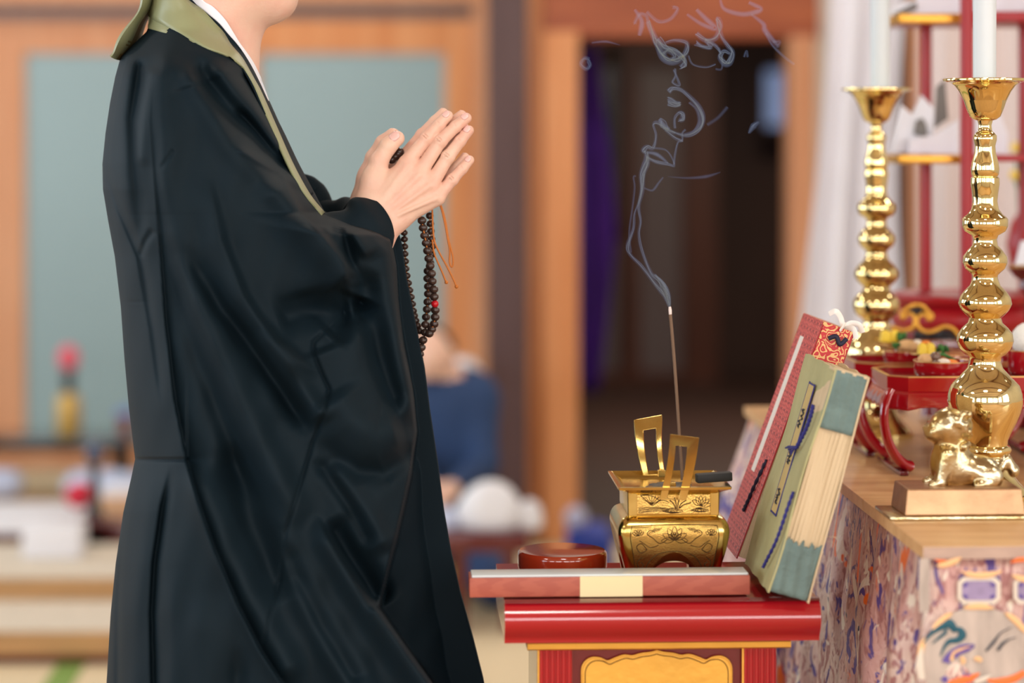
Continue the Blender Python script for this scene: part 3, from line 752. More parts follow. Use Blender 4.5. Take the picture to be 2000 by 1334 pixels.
def place_bead(q, sc=1.0, m=None):
    global first
    o = ub if first else ub.copy()
    if not first: COL.objects.link(o); o.parent = beads
    first = False
    o.location = binv @ q; o.scale = (sc, sc, sc); o.rotation_euler = (random.uniform(-.2, .2), random.uniform(-.25, .25), random.uniform(0, 6)); return o
for k_, q in enumerate(front):
    if q == 'R':
        B().ball((0, 0, 0), .0050, 16).build('red_bead', M_redbead, beads, True, 80).location = binv @ bd(405, 865, -.012); continue
    place_bead(bd(q[0], q[1], -.010 + .004 * math.sin(k_ * .5)), 1.0)
for k_, q in enumerate(back_): place_bead(bd(q[0], q[1], .008 - .010 * (k_ > 13)), .97 if k_ > 6 else .9)
for k_, q in enumerate(left_): place_bead(bd(q[0], q[1], .012), .82)
# beads pressed between thumb and forefinger
for q in ((735, 585), (765, 560), (790, 535), (800, 520)):
    h_ = hp(q[0], q[1], .004); place_bead(Vector(h_) + Vector(hc), 1.05)
for nm, st in (('string', [bd(x, y, -.010) for x, y in [q for q in front if q != 'R']]), ('string', [bd(x, y, .006) for x, y in back_]), ('string', [bd(x, y, .012) for x, y in left_])):
    B().tube(st, .0009, 6).build(nm, M_cord, beads, True, 80, M=binv)
def cord(pts, r=.0012, y=.0): return [bd(a, c, y) for a, c in spline(pts, 6)]
b = B(); b.tube(cord([(430, 118), (455, 190), (478, 290), (498, 400), (512, 480), (510, 555), (522, 596), (535, 585), (536, 530), (522, 470), (500, 380), (484, 280), (462, 190), (436, 118)]), .0011, 8)
b.build('cord_loop', M_cord, beads, True, 80, M=binv)
b = B(); b.tube(cord([(386, 180), (392, 330), (404, 418), (440, 500), (490, 590), (540, 690), (560, 738)]), .0012, 8); b.ball(bd(562, 740, 0), .0026, 10); b.build('cord_end', M_cord, beads, True, 80, M=binv)
b = B(); b.tube(cord([(386, 400), (398, 490), (420, 550), (455, 630), (485, 705)]), .0012, 8); b.ball(bd(488, 709, 0), .0025, 10); b.build('cord_end', M_cord, beads, True, 80, M=binv)
# ---------------------------------------------------------------- materials for the offering table
M_redlac = mat('red_lacquer', (168, 22, 32), .16, coat=.7, noise=.06, nscale=5)
M_redlac2 = mat('deep_red_lacquer', (112, 20, 30), .2, coat=.6, noise=.1, nscale=5)
M_brick = mat('rust_lacquer', (146, 46, 20), .14, coat=.8)
M_goldleaf = mat('gold_leaf', (236, 180, 78), .38, metal=.55, noise=.12, nscale=14, bump=.1, bscale=90)
M_brass = mat('aged_brass', (222, 194, 118), .2, metal=1.0, col2=(200, 168, 92), nscale=22, bump=.04, bscale=40)
M_brass_eng = mat('stippled_brass', (206, 166, 92), .27, metal=1.0, noise=.25, nscale=30, bump=.22, bscale=700)
M_engr = mat('engraved_line', (74, 50, 20), .5, metal=.7)
M_ash = mat('grey_ash', (112, 108, 100), .95, noise=.5, nscale=90, bump=.8, bscale=150)
M_stick = mat('incense_stick_brown', (112, 88, 70), .8)
M_ashtip = mat('ash_tip', (222, 208, 204), .9)
M_blackwood = mat('matt_black', (16, 15, 15), .6)
M_boxbr = mat('woodgrain_red_brown_paper', (172, 88, 68), .5, col2=(164, 80, 62), nscale=8, stretch=(1, 1, 9), wave=9)
M_cream = mat('cream_band', (232, 214, 166), .6)
M_palelid = mat('pale_grey_lid', (206, 214, 216), .25)
Tz = .76
table = thing('offering_table', 'small red lacquered table with gold plaque front, holding the brass burner', 'table', (.179, 2.902, 0), YAW)
T = bpy.data.objects
# bolster top: profile in y,z swept along x
def sweep_x(b, prof, x0, x1, mi=0, n=14):
    xs = [x0 + (x1 - x0) * i / n for i in range(n + 1)]; k = len(prof)
    vs = [(x, y, z) for x in xs for (y, z) in prof]
    fs = [(i * k + j, i * k + (j + 1) % k, (i + 1) * k + (j + 1) % k, (i + 1) * k + j) for i in range(n) for j in range(k)]
    fs += [tuple(range(k)), tuple(n * k + j for j in range(k))[::-1]]
    return b.add(vs, fs, mi)
prof = [(.0, Tz)] + [(.004 - .013 * math.sin(math.pi * min(t * 1.15, 1)) ** .8 * (1 if t < .9 else .95), Tz - .049 * t) for t in [i / 12 for i in range(13)]] + [(.266, Tz - .049), (.272, Tz - .03), (.270, Tz - .004), (.266, Tz)]
b = sweep_x(B(), prof, -.188, .192); b.build('table_top', M_redlac, table, True, 40)
b = sweep_x(B(), [(-.002, Tz + .0), (.006, Tz + .0022), (.012, Tz + .0022), (.016, Tz)], -.188, .192); b.build('top_rim', M_redlac2, table, True, 60)
g = sweep_x(B(), [(.014, .7105), (.010, .7085), (.0105, .702), (.016, .6995), (.25, .6995), (.25, .7105)], -.1600, .1585); g.build('gold_moulding', M_goldleaf, table, True, 40)
b = B().box(-.1465, .1425, .030, .245, .10, .6995); b.build('cabinet_body', M_redlac2, table)
for sx in (-1, 1):
    c0 = -.1465 if sx < 0 else .1015
    cbm = B().box(c0, c0 + .041, .022, .06, .10, .6995); col_ = cbm.build('corner_column', M_redlac, table)
    for k_ in range(6):
        B().tube([(c0 + .0035 + k_ * .0068, .0225, .10), (c0 + .0035 + k_ * .0068, .0225, .6993)], .0029, 10).build('reed', M_redlac, col_, True, 60)
    B().box(c0 - .001, c0 + .0012, .020, .024, .10, .6995).build('column_edge', M_goldleaf, col_)
b = B().box(-.160, .156, .008, .255, .04, .10, bev=.006); b.box(-.15, .146, .02, .245, 0, .04); b.build('plinth', M_redlac2, table)
# cusped gold plaque
top = []
cus = [(-.091, .664), (-.0905, .676), (-.086, .684), (-.078, .688), (-.068, .687), (-.060, .6835), (-.052, .6865), (-.040, .6905), (-.030, .6895), (-.020, .692), (-.008, .6935), (0, .6955)]
cus = spline(cus, 4)
pl = [(x, z) for x, z in cus] + [(-x, z) for x, z in cus[::-1][1:]]
zc = .44; full = pl + [(x, 2 * zc - z) for x, z in pl[::-1]]
full = [(x - .0025, z) for x, z in full]
b = B().prism(full, .0262, .0305); plq = b.build('gold_plaque', M_goldleaf, table)
b = B().tube([(x, .0262, z) for x, z in full] + [(full[0][0], .0262, full[0][1])], .0013, 8); b.build('plaque_rim', M_goldleaf, plq, True, 80)
inn = [((x + .0025) * .955 - .0025, zc + (z - zc) * .985) for x, z in full]
b = B().tube([(x, .0262, z) for x, z in inn] + [(inn[0][0], .0262, inn[0][1])], .0006, 6); b.build('plaque_rim', M_engr, plq, True, 80)

# ---------------------------------------------------------------- brass incense burner
bx0, by0 = X(1306, 3.06), 3.064
burner = thing('incense_burner', 'square brass incense burner with upright loop handles and engraved lotus panels', 'incense burner', (bx0, by0, Tz), YAW)
def rsq(h, r, n=7):
    pts = []
    for q, (sx, sy) in enumerate(((1, 1), (-1, 1), (-1, -1), (1, -1))):
        for k_ in range(n + 1):
            a = math.pi / 2 * (q + k_ / n); pts.append((sx * (h - r) + r * math.cos(a), sy * (h - r) + r * math.sin(a)))
    return pts
def loft(b, secs, mi=0, cap=True, sy=1.0):
    vs = []; n = None
    for (h, r, z) in secs:
        p_ = rsq(h, min(r, h * .98)); n = len(p_); vs += [(x, y * sy, z) for x, y in p_]
    k = len(secs)
    fs = [(i * n + j, i * n + (j + 1) % n, (i + 1) * n + (j + 1) % n, (i + 1) * n + j) for i in range(k - 1) for j in range(n)]
    if cap: fs += [tuple(range(n))[::-1], tuple((k - 1) * n + j for j in range(n))]
    return b.add(vs, fs, mi)
hp_ = spline([(.0560, 0), (.0575, .010), (.0612, .026), (.0660, .044), (.0690, .060), (.0697, .068), (.0680, .076), (.0640, .0825), (.0590, .0855), (.0565, .0865)], 5)
b = loft(B(), [(h, .010, z) for h, z in hp_]); legs = b.build('burner_body', M_brass, burner, True, 50)
ct = B()
def archpoly(w, zt): return [(-w * 1.1, -.02)] + [(w * -math.cos(a), zt - w * .8 + w * .8 * math.sin(a)) for a in [math.pi * i / 20 for i in range(21)]] + [(w * 1.1, -.02)]
ct.prism([(x * 1.0, z) for x, z in archpoly(.0295, .0315)], -.12, .12)
cut1 = ct.build('cut', None)
ct = B().prism([(x, z) for x, z in archpoly(.0295, .0315)], -.12, .12); cut2 = ct.build('cut', None, M=Matrix.Rotation(H, 4, 'Z'))
bpy.context.view_layer.update()
for c_ in (cut1, cut2):
    mo = legs.modifiers.new('b', 'BOOLEAN'); mo.operation = 'DIFFERENCE'; mo.object = c_; mo.solver = 'EXACT'
    c_.matrix_world = Matrix.Translation((bx0, by0, Tz)) @ Matrix.Rotation(YAW, 4, 'Z')
bpy.context.view_layer.update()
dg = bpy.context.evaluated_depsgraph_get()
me2 = bpy.data.meshes.new_from_object(legs.evaluated_get(dg)); legs.modifiers.clear(); legs.data = me2
me2.polygons.foreach_set('use_smooth', [True] * len(me2.polygons)); me2.set_sharp_from_angle(angle=math.radians(40))
for c_ in (cut1, cut2): bpy.data.objects.remove(c_)
b = loft(B(), [(.0565, .003, .0860), (.0570, .0022, .0885), (.0575, .0022, .1165)]); nk = b.build('neck', M_brass, burner, True, 40)
b = B(); loft(b, [(.0570, .002, .1160), (.0620, .002, .1185), (.0700, .0015, .1215), (.0705, .0015, .1245), (.0665, .0015, .1250), (.0560, .002, .1165), (.0530, .002, .1120)], cap=False, sy=1.08)
b.build('rim', M_brass, burner, True, 30)
b = B(); vs = []; nn = 22
for i in range(nn):
    for j in range(nn):
        u, v = -1 + 2 * i / (nn - 1), -1 + 2 * j / (nn - 1)
        vs.append((u * .055, v * .059, .1150 + .003 * math.exp(-3 * (u * u + v * v)) + random.uniform(-.0006, .0006)))
b.add(vs, [(i * nn + j, (i + 1) * nn + j, (i + 1) * nn + j + 1, i * nn + j + 1) for i in range(nn - 1) for j in range(nn - 1)])
b.build('ash', M_ash, burner, True, 80)
# recessed engraved panels: neck (flat) and body (follows the swelling front)
yn = -.0577
b = B().box(-.0455, .0455, yn - .0002, yn + .002, .0895, .1150); b.build('neck_panel', M_brass_eng, nk)
for sx in (-1, 1): B().box(sx * .051 - .0052, sx * .051 + .0052, yn - .0014, yn + .002, .0875, .1165, bev=.0006).build('neck_post', M_brass, nk)
def front_y(z):
    zz = [q[1] for q in hp_]; hh = [q[0] for q in hp_]; return -float(np.interp(z, zz, hh))
eng = B()
def el(pts, r=.00045, body_=False, n=5):
    q = spline(pts, n)
    eng.tube([(x, (front_y(z) - .0002 if body_ else yn - .0004), z) for x, z in q], r * 1.35, 5)
# lotus on the neck panel, water lines and reeds
def lotus(cx, cz, s, body_=False, k=5, open_=1.0):
    for i in range(-k // 2 + 1, k // 2 + 1):
        a = i * .42 * open_; dx, dz = math.sin(a), math.cos(a)
        el([(cx, cz), (cx + (dx * .5 - dz * .22) * s, cz + (dz * .5 + dx * .22) * s), (cx + dx * s, cz + dz * s), (cx + (dx * .5 + dz * .22) * s, cz + (dz * .5 - dx * .22) * s), (cx, cz)], .00032, body_)
lotus(.034, .099, .0125, k=6, open_=1.15)
for i in range(7):
    a = -1.2 + .4 * i; el([(-.027, .101), (-.027 + .012 * math.sin(a), .101 + .009 * math.cos(a) + .003)], .0003)
el([(-.041, .112), (-.034, .106), (-.027, .100), (-.018, .105), (-.012, .106), (-.006, .1035)], .0004)
el([(-.041, .112), (-.034, .1125), (-.026, .1110), (-.020, .108), (-.018, .105)], .0004)
for dx, hh in ((-.006, .010), (-.002, .013), (.003, .0135), (.008, .010), (.012, .007)):
    el([(.004 + dx * .3, .096), (.004 + dx * .7, .096 + hh * .6), (.004 + dx * 1.5, .096 + hh)], .0005)
for k_ in range(5): el([(-.044, .0965 - k_ * .0015), (-.02, .0975 - k_ * .0012), (-.006, .0955 - k_ * .001)], .00028)
for k_ in range(4):
    r_ = .0035 + k_ * .0035
    el([(-.002 - r_ * .8, .0925), (-.002, .0925 + r_ * .28), (-.002 + r_, .0922), (-.002, .0922 - r_ * .16), (-.002 - r_ * .8, .0925)], .00028)
for k_ in range(4):
    r_ = .003 + k_ * .003
    el([(.032 - r_ * .9, .0935), (.032, .0940 + r_ * .22), (.032 + r_, .0930), (.032, .0925 - r_ * .10), (.032 - r_ * .9, .0935)], .00028)
# body: border, central lotus, leaves and tendrils
el([(-.053, .076), (-.055, .062), (-.052, .044), (-.048, .022), (-.043, .008), (-.036, .006)], .0004, True)
el([(.053, .076), (.055, .062), (.052, .044), (.048, .022), (.043, .008), (.036, .006)], .0004, True)
el([(-.053, .076), (0, .0775), (.053, .076)], .0004, True)
el([(-.036, .006), (-.0335, .026), (-.021, .040), (0, .044), (.021, .040), (.0335, .026), (.036, .006)], .0004, True)
lotus(0, .0585, .0165, True, k=7, open_=1.3); lotus(0, .0585, .010, True, k=5)
for sx in (-1, 1):
    lotus(sx * .0455, .064, .008, True, k=5, open_=1.2)
    el([(sx * .008, .060), (sx * .018, .054), (sx * .026, .060), (sx * .034, .066), (sx * .030, .071), (sx * .024, .068)], .0004, True)
    el([(sx * .020, .052), (sx * .030, .049), (sx * .038, .054), (sx * .044, .058)], .0004, True)
    el([(sx * .034, .046), (sx * .042, .042), (sx * .047, .050), (sx * .041, .054), (sx * .034, .046)], .0004, True)
    el([(sx * .040, .036), (sx * .046, .030), (sx * .043, .022), (sx * .038, .026), (sx * .041, .030)], .0004, True)
    el([(sx * .037, .020), (sx * .041, .012), (sx * .040, .008)], .0004, True)
    for k_ in range(5): el([(sx * (.016 + k_ * .002), .0735), (sx * (.020 + k_ * .003), .070 - k_ * .0008)], .0003, True)
e_ = eng.build('engraving', M_engr, legs, True, 80); e_['kind'] = 'stuff'
bp_pan = B(); NN = 30; vs = []
for i in range(NN + 1):
    for j in range(15):
        x = -.053 + .106 * i / NN; zt = .0765; xa = abs(x)
        zl = (.049 - .0 if xa < .001 else max(.0065, .0425 - 19 * xa ** 1.9)) if xa < .036 else .0065 + 0 * xa
        zl = zl if zl != .049 else .0425; z = zl + (zt - zl) * j / 14
        lim = np.interp(z, [.006, .022, .044, .062, .0765], [.043, .048, .052, .0545, .053])
        vs.append((math.copysign(min(xa, lim), x), front_y(z) - .00012, z))
bp_pan.add(vs, [(i * 15 + j, (i + 1) * 15 + j, (i + 1) * 15 + j + 1, i * 15 + j + 1) for i in range(NN) for j in range(14)])
bp_pan.build('body_panel', M_brass_eng, legs, True, 80)
# loop handles
binv2 = (Matrix.Translation((bx0, by0, Tz)) @ Matrix.Rotation(YAW, 4, 'Z')).inverted()
def handle(out, inn_, Df, th):
    def ring(q, n=10):
        r = []
        for i in range(4):
            a, c = q[i], q[(i + 1) % 4]
            for k_ in range(n): r.append((a[0] + (c[0] - a[0]) * k_ / n, a[1] + (c[1] - a[1]) * k_ / n))
        return r
    o, n_ = ring(out), ring(inn_); m_ = len(o); vs = []
    for lay, dy in ((o, 0), (n_, 0), (n_, th), (o, th)):
        for (px, py) in lay:
            t = (out[3][1] - py) / (out[3][1] - out[0][1]); bow = 3.5 * math.sin(math.pi * min(max(t, 0), 1)) * HB
            vs.append(P(px + bow, py, Df(t) + dy))
    fs = []
    for a in range(4):
        for j in range(m_): fs.append((a * m_ + j, a * m_ + (j + 1) % m_, ((a + 1) % 4) * m_ + (j + 1) % m_, ((a + 1) % 4) * m_ + j))
    o_ = B().add(vs, fs).build('handle', M_brass, burner, True, 40, M=binv2)
    bv = o_.modifiers.new('bev', 'BEVEL'); bv.width = .0009; bv.segments = 2; bv.limit_method = 'ANGLE'; bv.angle_limit = .6
HB = 1.0
handle([(1309, 848), (1365, 855), (1340, 977), (1288, 975)], [(1318, 870), (1340, 873), (1325, 975), (1303, 973)], lambda t: 2.998 - .006 - .035 * max(t, 0) ** 2, .009)
HB = -1.0
handle([(1238, 820), (1293, 810), (1300, 930), (1256, 930)], [(1259, 841), (1283, 837), (1290, 926), (1268, 927)], lambda t: 3.128 + .030 * max(t, 0) ** 2, .009)
HB = 0
for (px, py, D) in ((1292, 922, 3.10), (1312, 946, 3.02)):
    q = binv2 @ P(px, py, D); B().box(q.x - .005, q.x + .005, q.y - .004, q.y + .004, q.z - .006, q.z + .003, bev=.0008).build('handle_peg', M_brass, burner)

# incense stick
D_ = 3.06
st = [P(1333, 938, D_), P(1327, 850, D_), P(1321, 760, D_), P(1315, 680, D_), P(1309.3, 614, D_)]
inc = thing('incense_stick', 'single thin brown incense stick with white ash tip standing in the brass burner', 'incense', tuple(st[0]))
iv = Matrix.Translation(-st[0])
B().tube(spline([tuple(p) for p in st], 6), .0021, 8).build('stick', M_stick, inc, True, 60, M=iv)
B().tube([P(1309.3, 614, D_), P(1308.8, 606, D_), P(1308.2, 599, D_)], [.0020, .0022, .0016], 8).build('ash_tip', M_ashtip, inc, True, 60, M=iv)
# black bar resting on the rim
q = P(1394, 942, 3.03); o = B().box(-.0225, .0225, -.008, .008, -.0055, .0055, bev=.002).build('charcoal_bar', M_blackwood, None, True, 40)
o.location = (q.x, q.y, Tz + .1252 + .0062); o.rotation_euler = (0, math.radians(-3), math.radians(8)); tag(o, 'short matt black bar resting on the right rim of the brass burner', 'bar')

# ---------------------------------------------------------------- round lidded box
rb = thing('round_box', 'round rust-red lacquered box with lid, left of the brass burner', 'box', (X(1098, 3.10), 3.098, Tz + .0005))
B().lathe([(.055, 0), (.0562, .001), (.0564, .0065), (.0560, .007)], 72).build('box_base', M_brick, rb, True, 40)
B().lathe([(.0562, .0070), (.0574, .0074), (.0576, .0220), (.0570, .0255), (.0545, .0282), (.045, .0292), (.0, .0294)], 72, cap=False).build('lid', M_brick, rb, True, 40)
# ---------------------------------------------------------------- long flat incense box
lx0, lx1 = -.0512, .289
ib = thing('incense_case', 'long flat red-brown incense case with cream paper band across the table front', 'box', (lx0, 2.912, Tz + .0028), .056)
Lw = .3405
b = B().box(0, Lw, 0, .046, 0, .0235, bev=.0015); b.build('case_tray', M_boxbr, ib, True, 40)
B().box(.003, Lw - .002, .003, .043, .0235, .0262, bev=.0008).build('pale_lid', M_palelid, ib, True, 40)
B().box(.1335, .2095, -.0007, .0463, -.0004, .0240, bev=.0003).build('paper_band', M_cream, ib)

# ---------------------------------------------------------------- the two books leaning against the altar
M_cover = mat('olive_book_cover', (182, 178, 130), .8, col2=(166, 162, 116), nscale=14, bump=.5, bscale=45)
M_page = mat('old_page_edges', (214, 192, 156), .9, noise=.12, nscale=60, stretch=(40, 1, .3), bump=.3, bscale=40)
M_teal = mat('teal_paper_corner', (108, 130, 126), .8, noise=.2, nscale=30, bump=.9, bscale=70)
M_slip = mat('tan_title_slip', (196, 172, 112), .8, noise=.1, nscale=40)
M_ink = mat('ink', (44, 46, 56), .7)
M_navy = mat('navy_cord', (40, 40, 118), .7)
M_darkcord = mat('dark_cord', (28, 26, 52), .7)
M_whitestrip = mat('white_title_strip', (236, 232, 226), .6)
# red woven brocade for the cover, red and gold cloud brocade for the edge
def brick_mat(name, c1, c2, c3, sx, sz, metal=.0, rough=.45):
    m = bpy.data.materials.new(name); m.use_nodes = True; nt = m.node_tree; b_ = nt.nodes['Principled BSDF']
    tc = nt.nodes.new('ShaderNodeTexCoord'); sp = nt.nodes.new('ShaderNodeSeparateXYZ'); nt.links.new(tc.outputs['Object'], sp.inputs[0])
    cb_ = nt.nodes.new('ShaderNodeCombineXYZ'); nt.links.new(sp.outputs[1], cb_.inputs[1]); nt.links.new(sp.outputs[2], cb_.inputs[0])
    br = nt.nodes.new('ShaderNodeTexBrick'); br.inputs['Scale'].default_value = 1.0
    br.inputs['Brick Width'].default_value = sx; br.inputs['Row Height'].default_value = sz; br.inputs['Mortar Size'].default_value = sz * .13
    br.inputs['Color1'].default_value = lin(c1) + (1,); br.inputs['Color2'].default_value = lin(c2) + (1,); br.inputs['Mortar'].default_value = lin(c3) + (1,)
    nt.links.new(cb_.outputs[0], br.inputs['Vector'])
    wv = nt.nodes.new('ShaderNodeTexWave'); wv.inputs['Scale'].default_value = 55; wv.inputs['Distortion'].default_value = 4
    nt.links.new(cb_.outputs[0], wv.inputs['Vector'])
    mx = nt.nodes.new('ShaderNodeMix'); mx.data_type = 'RGBA'; mx.inputs[7].default_value = lin(c3) + (1,)
    mr = nt.nodes.new('ShaderNodeMapRange'); mr.inputs[1].default_value = .6; mr.inputs[2].default_value = .9; mr.inputs[4].default_value = .55
    nt.links.new(wv.outputs[1], mr.inputs[0]); nt.links.new(mr.outputs[0], mx.inputs[0]); nt.links.new(br.outputs[0], mx.inputs[6])
    nt.links.new(mx.outputs[2], b_.inputs['Base Color']); b_.inputs['Roughness'].default_value = rough; b_.inputs['Metallic'].default_value = metal
    bu = nt.nodes.new('ShaderNodeBump'); bu.inputs['Strength'].default_value = .6; bu.inputs['Distance'].default_value = .001
    nt.links.new(br.outputs[1], bu.inputs['Height']); bu.invert = True; nt.links.new(bu.outputs[0], b_.inputs['Normal'])
    return m
M_redbro = brick_mat('red_scale_brocade', (226, 96, 88), (214, 74, 68), (158, 22, 30), .022, .0115)
def vor_mat(name, c1, c2, sc):
    m = bpy.data.materials.new(name); m.use_nodes = True; nt = m.node_tree; b_ = nt.nodes['Principled BSDF']
    tc = nt.nodes.new('ShaderNodeTexCoord')
    n0 = nt.nodes.new('ShaderNodeTexNoise'); n0.inputs['Scale'].default_value = sc * .6; nt.links.new(tc.outputs['Object'], n0.inputs['Vector'])
    va = nt.nodes.new('ShaderNodeVectorMath'); va.operation = 'MULTIPLY_ADD'; va.inputs[1].default_value = (.03, .03, .03)
    nt.links.new(n0.outputs[1], va.inputs[0]); nt.links.new(tc.outputs['Object'], va.inputs[2])
    v = nt.nodes.new('ShaderNodeTexVoronoi'); v.feature = 'F1'; v.inputs['Scale'].default_value = sc; nt.links.new(va.outputs[0], v.inputs['Vector'])
    mu = nt.nodes.new('ShaderNodeMath'); mu.operation = 'MULTIPLY'; mu.inputs[1].default_value = 22; nt.links.new(v.outputs[0], mu.inputs[0])
    si = nt.nodes.new('ShaderNodeMath'); si.operation = 'SINE'; nt.links.new(mu.outputs[0], si.inputs[0])
    mr = nt.nodes.new('ShaderNodeMapRange'); mr.inputs[1].default_value = .25; mr.inputs[2].default_value = .4; nt.links.new(si.outputs[0], mr.inputs[0])
    mx = nt.nodes.new('ShaderNodeMix'); mx.data_type = 'RGBA'; mx.inputs[6].default_value = lin(c1) + (1,); mx.inputs[7].default_value = lin(c2) + (1,)
    nt.links.new(mr.outputs[0], mx.inputs[0]); nt.links.new(mx.outputs[2], b_.inputs['Base Color']); b_.inputs['Roughness'].default_value = .45
    return m
M_redgold = vor_mat('red_gold_cloud_brocade', (184, 26, 32), (222, 176, 112), 70)
def lean_frame(px, py, z, deg, rz=YAW):
    p_ = Pz(px, py, z); return p_, Matrix.Translation(p_) @ Matrix.Rotation(rz, 4, 'Z') @ Matrix.Rotation(math.radians(deg), 4, 'Y')
# local frame: x thickness (0 = right/bottom corner, negative to the left), y depth, z height
p_, F1 = lean_frame(1577, 1178, Tz + .001, 15.6)
bk = thing('scripture_book', 'worn olive-covered book with teal page corners, leaning on the altar edge', 'book', tuple(p_)); 
bk.rotation_euler = F1.to_euler(); Tn, Hh, Dd = .0445, .279, .200
b = B(); nx = 10
def cover(x0, bulge, name, m, hh=Hh, dd=Dd, th=.0022, par=None):
    vs = []; n1, n2 = 10, 16
    for lay in (0, 1):
        for i in range(n1):
            for j in range(n2):
                v = i / (n1 - 1); w = j / (n2 - 1)
                xx = x0 + lay * th + bulge * (.5 - w) * .006 - .0015 * math.sin(w * 9 + v * 2) * bulge
                vs.append((xx, v * dd + .0008 * math.sin(w * 23), w * hh + .0012 * math.sin(v * 17)))
    n = n1 * n2
    fs = [(i * n2 + j, i * n2 + j + 1, (i + 1) * n2 + j + 1, (i + 1) * n2 + j) for i in range(n1 - 1) for j in range(n2 - 1)]
    fs += [tuple(n + k for k in f[::-1]) for f in fs]
    rim_ = [i * n2 for i in range(n1)] + [(n1 - 1) * n2 + j for j in range(1, n2)] + [i * n2 + n2 - 1 for i in range(n1 - 2, -1, -1)] + [j for j in range(n2 - 2, 0, -1)]
    for k in range(len(rim_)): a, c = rim_[k], rim_[(k + 1) % len(rim_)]; fs.append((a, c, c + n, a + n))
    return B().add(vs, fs).build(name, m, par or bk, True, 50)
front_c = cover(-Tn - .0022, -1.0, 'front_cover', M_cover); cover(-.001, .3, 'back_cover', M_page)
nsec = 9
for k_ in range(nsec):
    a = -Tn + Tn * k_ / nsec; c = a + Tn / nsec - .00015
    vs = []; n2 = 18; rs = [random.uniform(-.0005, .0006) for _ in range(3)]
    for j in range(n2):
        w = j / (n2 - 1); fl = (.5 - w) * .006 * (1 - k_ / nsec) * -1 + .0012 * math.sin(w * 5 + k_ * .3)
        yy = .0035 + rs[0] + .0012 * math.sin(w * 7 + k_)
        for (xx, y_) in ((a, yy), (c, yy + .0004), (c, Dd - .004), (a, Dd - .004)): vs.append((xx + fl, y_, .003 + w * (Hh - .007 + rs[1])))
    fs = [(j * 4 + i, j * 4 + (i + 1) % 4, (j + 1) * 4 + (i + 1) % 4, (j + 1) * 4 + i) for j in range(n2 - 1) for i in range(4)] + [(3, 2, 1, 0), tuple((n2 - 1) * 4 + i for i in range(4))]
    B().add(vs, fs).build('page_section', M_page, bk)
def corner(z0, z1, rag, nm):
    vs = []; nx_, nz_ = 26, 12
    for i in range(nx_):
        for j in range(nz_):
            u = i / (nx_ - 1); w = j / (nz_ - 1)
            r_ = (random.Random(i * 7 + int(z0 * 1000)).uniform(-.006, .004) if rag else 0)
            zt = z1 + (r_ if rag > 0 else 0); z_ = z0 + (zt - z0) * w
            fl = (.5 - z_ / Hh) * .006 * (1 - u) * -1
            vs.append((-Tn - .0015 + u * (Tn + .0005) + fl, .0012 + .0008 * math.sin(u * 19 + w * 3) - .0006, z_))
    B().add(vs, [(i * nz_ + j, (i + 1) * nz_ + j, (i + 1) * nz_ + j + 1, i * nz_ + j + 1) for i in range(nx_ - 1) for j in range(nz_ - 1)]).build(nm, M_teal, bk, True, 80).modifiers.new('s', 'SOLIDIFY').thickness = .001
corner(.002, .068, 1, 'teal_corner'); corner(.206, Hh - .001, 0, 'teal_corner')
b = B().box(-Tn, 0, .001, .03, Hh - .003, Hh + .0004); b.build('top_edge_paper', M_page, bk)
xs_ = -Tn - .0030
def onc(v, w, lift=0): return (xs_ - .0010 - lift - (.5 - w) * .006, v * Dd, w * Hh)
def strip(b, v0, v1, w0, w1, lift=0, mi=0, n=10):
    vs = []
    for k in range(n + 1):
        w = w0 + (w1 - w0) * k / n; a = onc(v0, w, lift); c = onc(v1, w, lift); vs += [a, c, (c[0] + .0014, c[1], c[2]), (a[0] + .0014, a[1], a[2])]
    fs = [(k * 4 + i, k * 4 + (i + 1) % 4, (k + 1) * 4 + (i + 1) % 4, (k + 1) * 4 + i) for k in range(n) for i in range(4)] + [(0, 1, 2, 3), (4 * n, 4 * n + 1, 4 * n + 2, 4 * n + 3)]
    return b.add(vs, fs, mi)
sl = strip(B(), .40, .58, .30, .885, .0004).build('title_slip', M_slip, front_c)
b = B(); strip(b, .39, .59, .885, .892, .0006); strip(b, .39, .59, .291, .298, .0006); strip(b, .392, .399, .29, .895, .0006); strip(b, .583, .590, .29, .895, .0006); b.build('slip_border', M_navy, front_c)
rr = random.Random(5)
for (wa, wb_) in ((.77, .69), (.58, .52), (.40, .34)):
    pts = []
    for k_ in range(9):
        w0 = wa + (wb_ - wa) * k_ / 8; pts.append(onc(.49 + (.05 if k_ % 2 else -.05) * rr.uniform(.2, 1), w0 + rr.uniform(-.006, .006), .0012))
    q = spline(pts, 5); B().tube(q, [.0005 + .0010 * math.sin(i * .55) ** 2 for i in range(len(q))], 5).build('ink_writing', M_ink, front_c, True, 80)
def rope(nm, pts, r, m, par):
    q = spline(pts, 10); bb = B()
    for s_ in (0, 1):
        bb.tube([(p[0] + r * .6 * math.cos(i * .9 + s_ * math.pi), p[1] + r * .6 * math.sin(i * .9 + s_ * math.pi), p[2]) for i, p in enumerate(q)], r * .75, 6)
    return bb.build(nm, m, par, True, 80)
rope('navy_cord', [onc(.16, .815, .004), onc(.14, .77, .004), onc(.16, .71, .004), onc(.20, .655, .005), onc(.26, .61, .005)], .0022, M_navy, bk)
b = B()
for k_ in range(9): b.tube([onc(.24, .62, .005), onc(.30 + .02 * k_, .60 - .006 * (k_ % 3), .006 + .0005 * k_), onc(.33 + .045 * k_ * .4, .575 + .003 * k_, .006)], .0011, 5)
b.build('cord_tassel', M_navy, bk, True, 80)
rope('navy_cord', [onc(.03, .44, .002), onc(.035, .36, .003), onc(.05, .28, .003), onc(.09, .20, .003), onc(.18, .12, .003), onc(.23, .075, .003)], .0018, M_navy, bk)
b = B()
